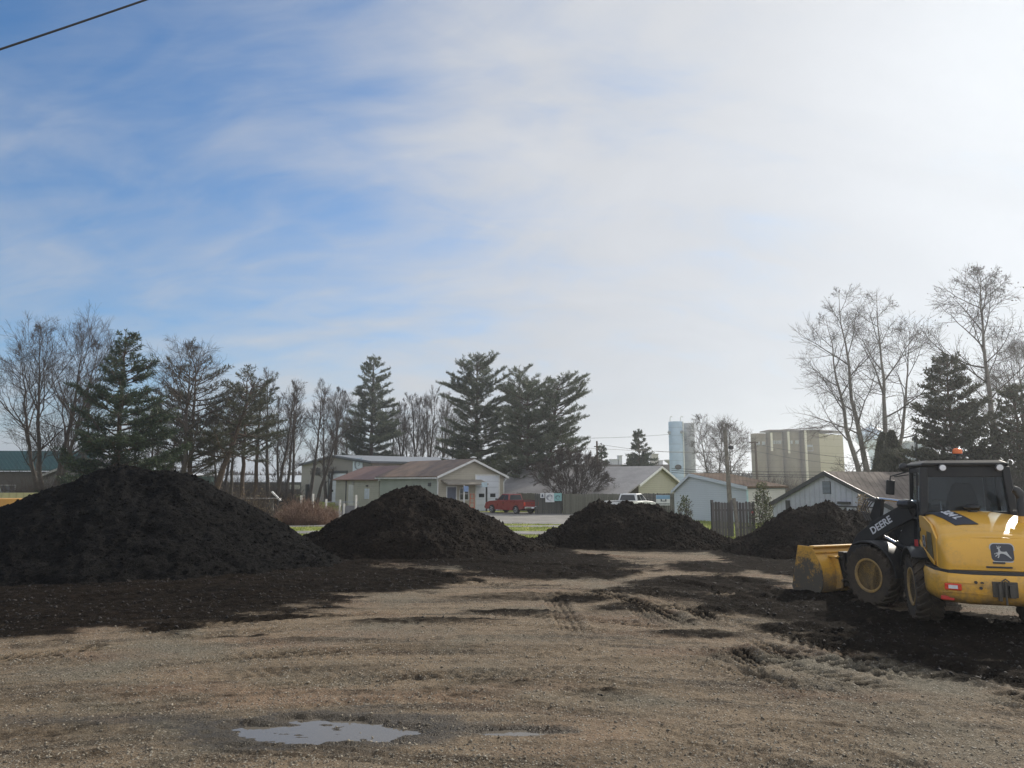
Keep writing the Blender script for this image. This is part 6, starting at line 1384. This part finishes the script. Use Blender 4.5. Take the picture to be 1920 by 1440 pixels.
# decals
DGREY = plain('decal_charcoal', (0.035,0.04,0.055), 0.4); DWH = plain('decal_white', (0.58,0.60,0.64), 0.45); DSIL = plain('decal_silver', (0.45,0.46,0.46), 0.4)
def rrect(hw, hh, r, n=5):
    q = []
    for cx, cy, a0 in ((hw-r,hh-r,0),(-hw+r,hh-r,90),(-hw+r,-hh+r,180),(hw-r,-hh+r,270)):
        for i in range(n+1): a = R(a0+90*i/n); q.append((cx+r*math.cos(a), cy+r*math.sin(a)))
    return q
DEER = [(-0.62,-0.62),(-0.50,-0.66),(-0.40,-0.50),(-0.36,-0.26),(-0.20,-0.12),(0.10,-0.14),(0.38,-0.26),(0.62,-0.46),(0.92,-0.72),(0.94,-0.64),(0.74,-0.34),(0.60,-0.10),(0.50,0.10),(0.44,0.18),(0.36,0.12),(0.10,0.10),(-0.14,0.14),(-0.26,0.30),(-0.24,0.44),(-0.30,0.52),(-0.20,0.60),(-0.12,0.62),(-0.06,0.80),(-0.14,0.76),(-0.18,0.66),(-0.26,0.64),(-0.24,0.84),(-0.32,0.80),(-0.34,0.64),(-0.44,0.62),(-0.52,0.84),(-0.58,0.80),(-0.50,0.58),(-0.58,0.50),(-0.50,0.44),(-0.42,0.40),(-0.44,0.16),(-0.48,0.00),(-0.66,-0.02),(-0.92,-0.14),(-0.90,-0.24),(-0.84,-0.22),(-0.82,-0.12),(-0.60,-0.14),(-0.54,-0.20),(-0.76,-0.34),(-0.86,-0.50),(-0.76,-0.50),(-0.68,-0.40),(-0.48,-0.28),(-0.48,-0.44)]
def badge(M, sc, parent, hw=1.15, hh=1.0):
    a = MB(M); a.prism([(x*sc, z*sc) for x, z in rrect(hw, hh, 0.45)], 0.006, 'y', -0.006); o_ = a.build('badge', DSIL, parent)
    a = MB(M); a.prism([(x*sc, z*sc) for x, z in rrect(hw-0.10, hh-0.10, 0.38)], 0.004, 'y', -0.0105); a.build('badge_field', DGREY, o_)
    # deer as a filled outline: triangulate with mathutils
    from mathutils.geometry import tessellate_polygon
    pts = [(x*sc*0.82*hw/1.15, z*sc*0.86) for x, z in DEER]; tri = tessellate_polygon([[Vector((x, z, 0)) for x, z in pts]])
    n = len(pts); a = MB(M); vs = [(x, -0.0145, z) for x, z in pts]+[(x, -0.011, z) for x, z in pts]
    a.add(vs, [tuple(t) for t in tri]+[tuple(reversed([i+n for i in t])) for t in tri]+[(i, (i+1)%n, (i+1)%n+n, i+n) for i in range(n)]); a.build('leaping_deer', DSIL, o_)
badge(MR @ Matrix.Translation((0.06,-2.19,1.225)) @ Matrix.Rotation(R(-9),4,'X') , 0.140, rdo)
badge(MR @ Matrix.Translation((-0.772,-1.24,1.30)) @ Matrix.Rotation(R(-90),4,'Z'), 0.085, LD, 0.95, 1.15)
# charcoal flash with the number on the hood's left shoulder
def hood_z(x, y):
    ys_ = [-0.86,-1.15,-1.45,-1.75,-1.98]; zs = [1.74,1.73,1.66,1.56,1.44]; hw = 0.71; r = 0.13
    z = float(np.interp(-y, [-q for q in ys_], zs)); u = abs(x)
    if u > hw-r: return z-r+math.sqrt(max(0, r*r-(u-hw+r)**2))
    return z+(0.05*0.8+0.01*(1-u/(hw*0.45)) if u < hw*0.45 else 0.04*(hw-r-u)/(hw-r-hw*0.45))
hs = MB(MR); vs = []; fs = []; na, nb_ = 10, 8
for i in range(na+1):
    for j in range(nb_+1):
        f = i/na; g_ = j/nb_; y = -0.90-0.85*f; xl = -0.67+0.25*f; xr = -0.37+0.27*f; x = xl+(xr-xl)*g_
        vs.append((x, y, hood_z(x, y)+0.012))
vs += [(x, y, z-0.008) for x, y, z in vs]; n = (na+1)*(nb_+1); w_ = nb_+1
for i in range(na):
    for j in range(nb_): a_ = i*w_+j; fs += [(a_, a_+1, a_+1+w_, a_+w_), (a_+n, a_+w_+n, a_+1+w_+n, a_+1+n)]
hs.add(vs, fs); hso = hs.build('number_flash', DGREY, LD, smooth=True)
c0 = Vector((-0.375, -1.36, hood_z(-0.375,-1.36)+0.016)); c1 = Vector((-0.315, -1.56, hood_z(-0.315,-1.56)+0.016)); c2 = Vector((-0.275, -1.36, hood_z(-0.275,-1.36)+0.016))
ux = (c1-c0).normalized(); nz = ux.cross(c2-c0).normalized()
if nz.z < 0: nz = -nz
uy = nz.cross(ux); Mt = Matrix.Identity(4)
for i, v in enumerate((ux, uy, nz)):
    for j in range(3): Mt[j][i] = v[j]
Mt.translation = c0+nz*0.012
text_mesh('324 L', 0.19, DWH, MR @ Mt, 'number', hso, 0.004, bold=0.004)
# ---- front frame
ff = MB(MF); ff.tube([(-0.6,AX,0.545),(0.6,AX,0.545)], 0.13, 14); ff.box((-0.28,0.10,0.42),(0.28,1.50,0.86))
ff.prism([(0.10,0.60),(0.10,1.50),(0.45,1.72),(0.70,1.72),(0.95,1.15),(1.45,0.86),(1.45,0.55)], 0.06, 'x', -0.33); ff.prism([(0.10,0.60),(0.10,1.50),(0.45,1.72),(0.70,1.72),(0.95,1.15),(1.45,0.86),(1.45,0.55)], 0.06, 'x', 0.27)
ff.build('front_frame', BLK, LD, bevel=0.012)
jt = MB(MF); jt.tube([(0,-0.02,0.45),(0,-0.02,1.05)], 0.10, 14); jt.build('joint_pin', DIRTY, LD)
for s in (-1, 1):
    bm_ = MB(MF); prof = [(0.42,1.72),(0.52,1.86),(0.74,1.84),(1.30,1.56),(1.78,1.24),(2.06,0.86),(2.16,0.42),(2.12,0.28),(1.98,0.26),(1.90,0.50),(1.68,0.92),(1.30,1.20),(0.80,1.46),(0.50,1.60)]
    bm_.prism(prof, 0.09, 'x', s*0.40-0.045); bo_ = bm_.build('lift_arm', BLK, LD, bevel=0.012)
    if s < 0:
        d = Vector((0,0.70-1.62,1.69-1.15)); ux = d.normalized(); nz = Vector((-1,0,0)); uy = nz.cross(ux); Mt = Matrix.Identity(4)
        for i, v in enumerate((ux, uy, nz)):
            for j in range(3): Mt[j][i] = v[j]
        Mt.translation = Vector((-0.449,1.20,1.44)); text_mesh('DEERE', 0.185, DWH, MF @ Mt, 'lettering', bo_, 0.003, bold=0.004, spacing=1.05)
xm = MB(MF); xm.tube([(-0.38,1.62,1.12),(0.38,1.62,1.12)], 0.09, 14); xm.box((-0.12,1.42,1.02),(0.12,1.72,1.34)); xm.build('cross_tube', BLK, LD, smooth=True)
bk = MB(MF); bk.prism([(1.50,1.90),(1.62,1.96),(1.80,1.60),(1.92,0.86),(1.80,0.80),(1.62,1.30)], 0.10, 'x', -0.05); bk.build('bell_crank', BLK, LD, bevel=0.01)
tc_ = MB(MF); tc_.tube([(0,0.50,1.84),(0,1.04,1.89)], 0.055, 16); tc_.build('tilt_cylinder', BLK, LD, smooth=True); tc_ = MB(MF); tc_.tube([(0,1.04,1.89),(0,1.58,1.93)], 0.028, 14); tc_.build('tilt_rod', CHROME, LD, smooth=True)
tl = MB(MF); tl.tube([(0,1.88,0.86),(0,2.22,0.62)], 0.045, 12); tl.build('tilt_link', BLK, LD)
for s in (-1, 1):
    lc = MB(MF); lc.tube([(s*0.30,0.42,0.86),(s*0.33,0.98,1.12)], 0.055, 14); lc.build('lift_cylinder', BLK, LD, smooth=True); lc = MB(MF); lc.tube([(s*0.33,0.98,1.12),(s*0.35,1.42,1.30)], 0.026, 12); lc.build('lift_rod', CHROME, LD, smooth=True)
hs_ = MB(MF)
for k in range(4):
    x = -0.16+0.06*k; hs_.tube([(x,1.50,1.92),(x-0.04,1.74,1.92-0.02*k),(x-0.05,1.86,1.72),(x-0.03,1.76,1.50)], 0.013, 7)
hs_.build('hydraulic_hoses', plain('hose_rubber', (0.05,0.05,0.055), 0.3), LD, smooth=True)
hw_ = MB(MF @ Matrix.Translation((-0.52,0.52,1.86))); hw_.lathe([(0.03,-0.10),(0.10,-0.06),(0.12,0.0),(0.11,0.08),(0.04,0.12)], 18, Matrix.Rotation(R(90),4,'Z') @ Matrix.Rotation(R(90),4,'Y') @ Matrix.Diagonal((0.75,1.3,1.5,1))); hw_.tube([(0,0,-0.05),(0.10,0,-0.22)], 0.02, 6); hw_.build('headlight', plain('lamp_gloss_black', (0.03,0.03,0.032), 0.15), LD, smooth=True)
rl_ = MB(MF); rl_.prism([(-0.16,0.76),(0.30,1.22),(0.36,1.16),(0.0,0.70)], 0.06, 'x', -0.56); rl_.box((-0.60,-0.12,0.74),(-0.50,-0.02,0.86)); rl_.box((-0.60,0.26,1.12),(-0.50,0.38,1.24)); rl_.box((-0.585,0.05,0.90),(-0.50,0.16,1.06)); rl_.build('red_lock_bar', plain('lock_red', (0.42,0.03,0.03), 0.4), LD, bevel=0.008)
# coupler and bucket
cp = MB(MF); cp.box((-0.50,2.10,0.18),(-0.30,2.24,0.86)); cp.box((0.30,2.10,0.18),(0.50,2.24,0.86)); cp.box((-0.50,2.12,0.66),(0.50,2.22,0.80)); cp.tube([(-0.56,2.12,0.30),(0.56,2.12,0.30)], 0.035, 10); cp.tube([(-0.56,2.14,0.74),(0.56,2.14,0.74)], 0.03, 10); cp.build('coupler', BLK, LD, bevel=0.01)
SIDEP = paint_mat('bucket_side_yellow', (0.55,0.30,0.045), 0.5, 0.1, (0.085,0.075,0.06), 0.9, low=1.1); BW = 0.93; th = 0.014
outer = [(3.05,0.025),(2.50,0.02),(2.36,0.05),(2.28,0.14),(2.25,0.30),(2.27,0.52),(2.36,0.70),(2.46,0.84),(2.50,0.93)]
bu = MB(MF); n = len(outer); vs = []
for i, (y, z) in enumerate(outer):
    a = outer[max(i-1,0)]; b = outer[min(i+1,n-1)]; t_ = Vector((b[0]-a[0], b[1]-a[1])).normalized(); nn = Vector((t_.y, -t_.x))
    if nn.dot(Vector((0.8,0.5))) < 0: nn = -nn
    for x in (-BW, BW): vs.append((x, y, z)); 
    for x in (-BW, BW): vs.append((x, y+nn.x*0.02, z+nn.y*0.02))
fs = []
for i in range(n-1):
    b = i*4; fs += [(b,b+1,b+5,b+4),(b+2,b+6,b+7,b+3),(b,b+4,b+6,b+2),(b+1,b+3,b+7,b+5)]
fs += [(0,2,3,1),(4*n-4,4*n-3,4*n-1,4*n-2)]
bu.add(vs, fs); buo = bu.build('bucket', CYB, LD, smooth=True, angle=35)
for s in (-1, 1):
    sp_ = MB(MF); sp_.prism([(3.04,0.02),(2.50,0.0),(2.33,0.04),(2.25,0.14),(2.225,0.30),(2.24,0.53),(2.33,0.72),(2.45,0.90),(2.48,0.95),(2.86,0.95),(3.00,0.40),(3.08,0.10)], 0.022, 'x', s*BW if s > 0 else -BW-0.022); sp_.build('side_plate', SIDEP, buo, bevel=0.004)
tr_ = MB(MF); tr_.box((-BW,2.43,0.93),(BW,2.56,0.965)); tr_.box((-BW,2.405,0.82),(BW,2.43,0.845)); tr_.build('top_rail', CYB, buo, bevel=0.008)
for s in (-1, 1):
    hk_ = MB(MF); hk_.prism([(2.30,0.10),(2.12,0.16),(2.10,0.30),(2.20,0.70),(2.30,0.76),(2.38,0.72),(2.26,0.52)], 0.03, 'x', s*0.56); hk_.prism([(2.30,0.10),(2.12,0.16),(2.10,0.30),(2.20,0.70),(2.30,0.76),(2.38,0.72),(2.26,0.52)], 0.03, 'x', s*0.40); hk_.box((min(s*0.36,s*0.62),2.20,0.74),(max(s*0.36,s*0.62),2.40,0.77)); hk_.build('bucket_hook', CYB, buo, bevel=0.006)
ce = MB(MF); ce.box((-BW-0.02,2.98,0.005),(BW+0.02,3.12,0.03)); ce.build('cutting_edge', DIRTY, buo)

# ---------------------------------------------------------------- haze over the whole place
def haze():
    m = bpy.data.materials.new('thin_haze'); m.use_nodes = True; nt = m.node_tree; nt.nodes.clear()
    o = nt.nodes.new('ShaderNodeOutputMaterial'); v = nt.nodes.new('ShaderNodeVolumePrincipled')
    v.inputs['Color'].default_value = (0.90,0.94,1.0,1); v.inputs['Density'].default_value = 0.00065; v.inputs['Anisotropy'].default_value = 0.6
    nt.links.new(v.outputs[0], o.inputs['Volume'])
    b = MB().box((-2600,-60,-2),(2600,1760,52)).build('haze', m, None); b['kind'] = 'stuff'
haze()
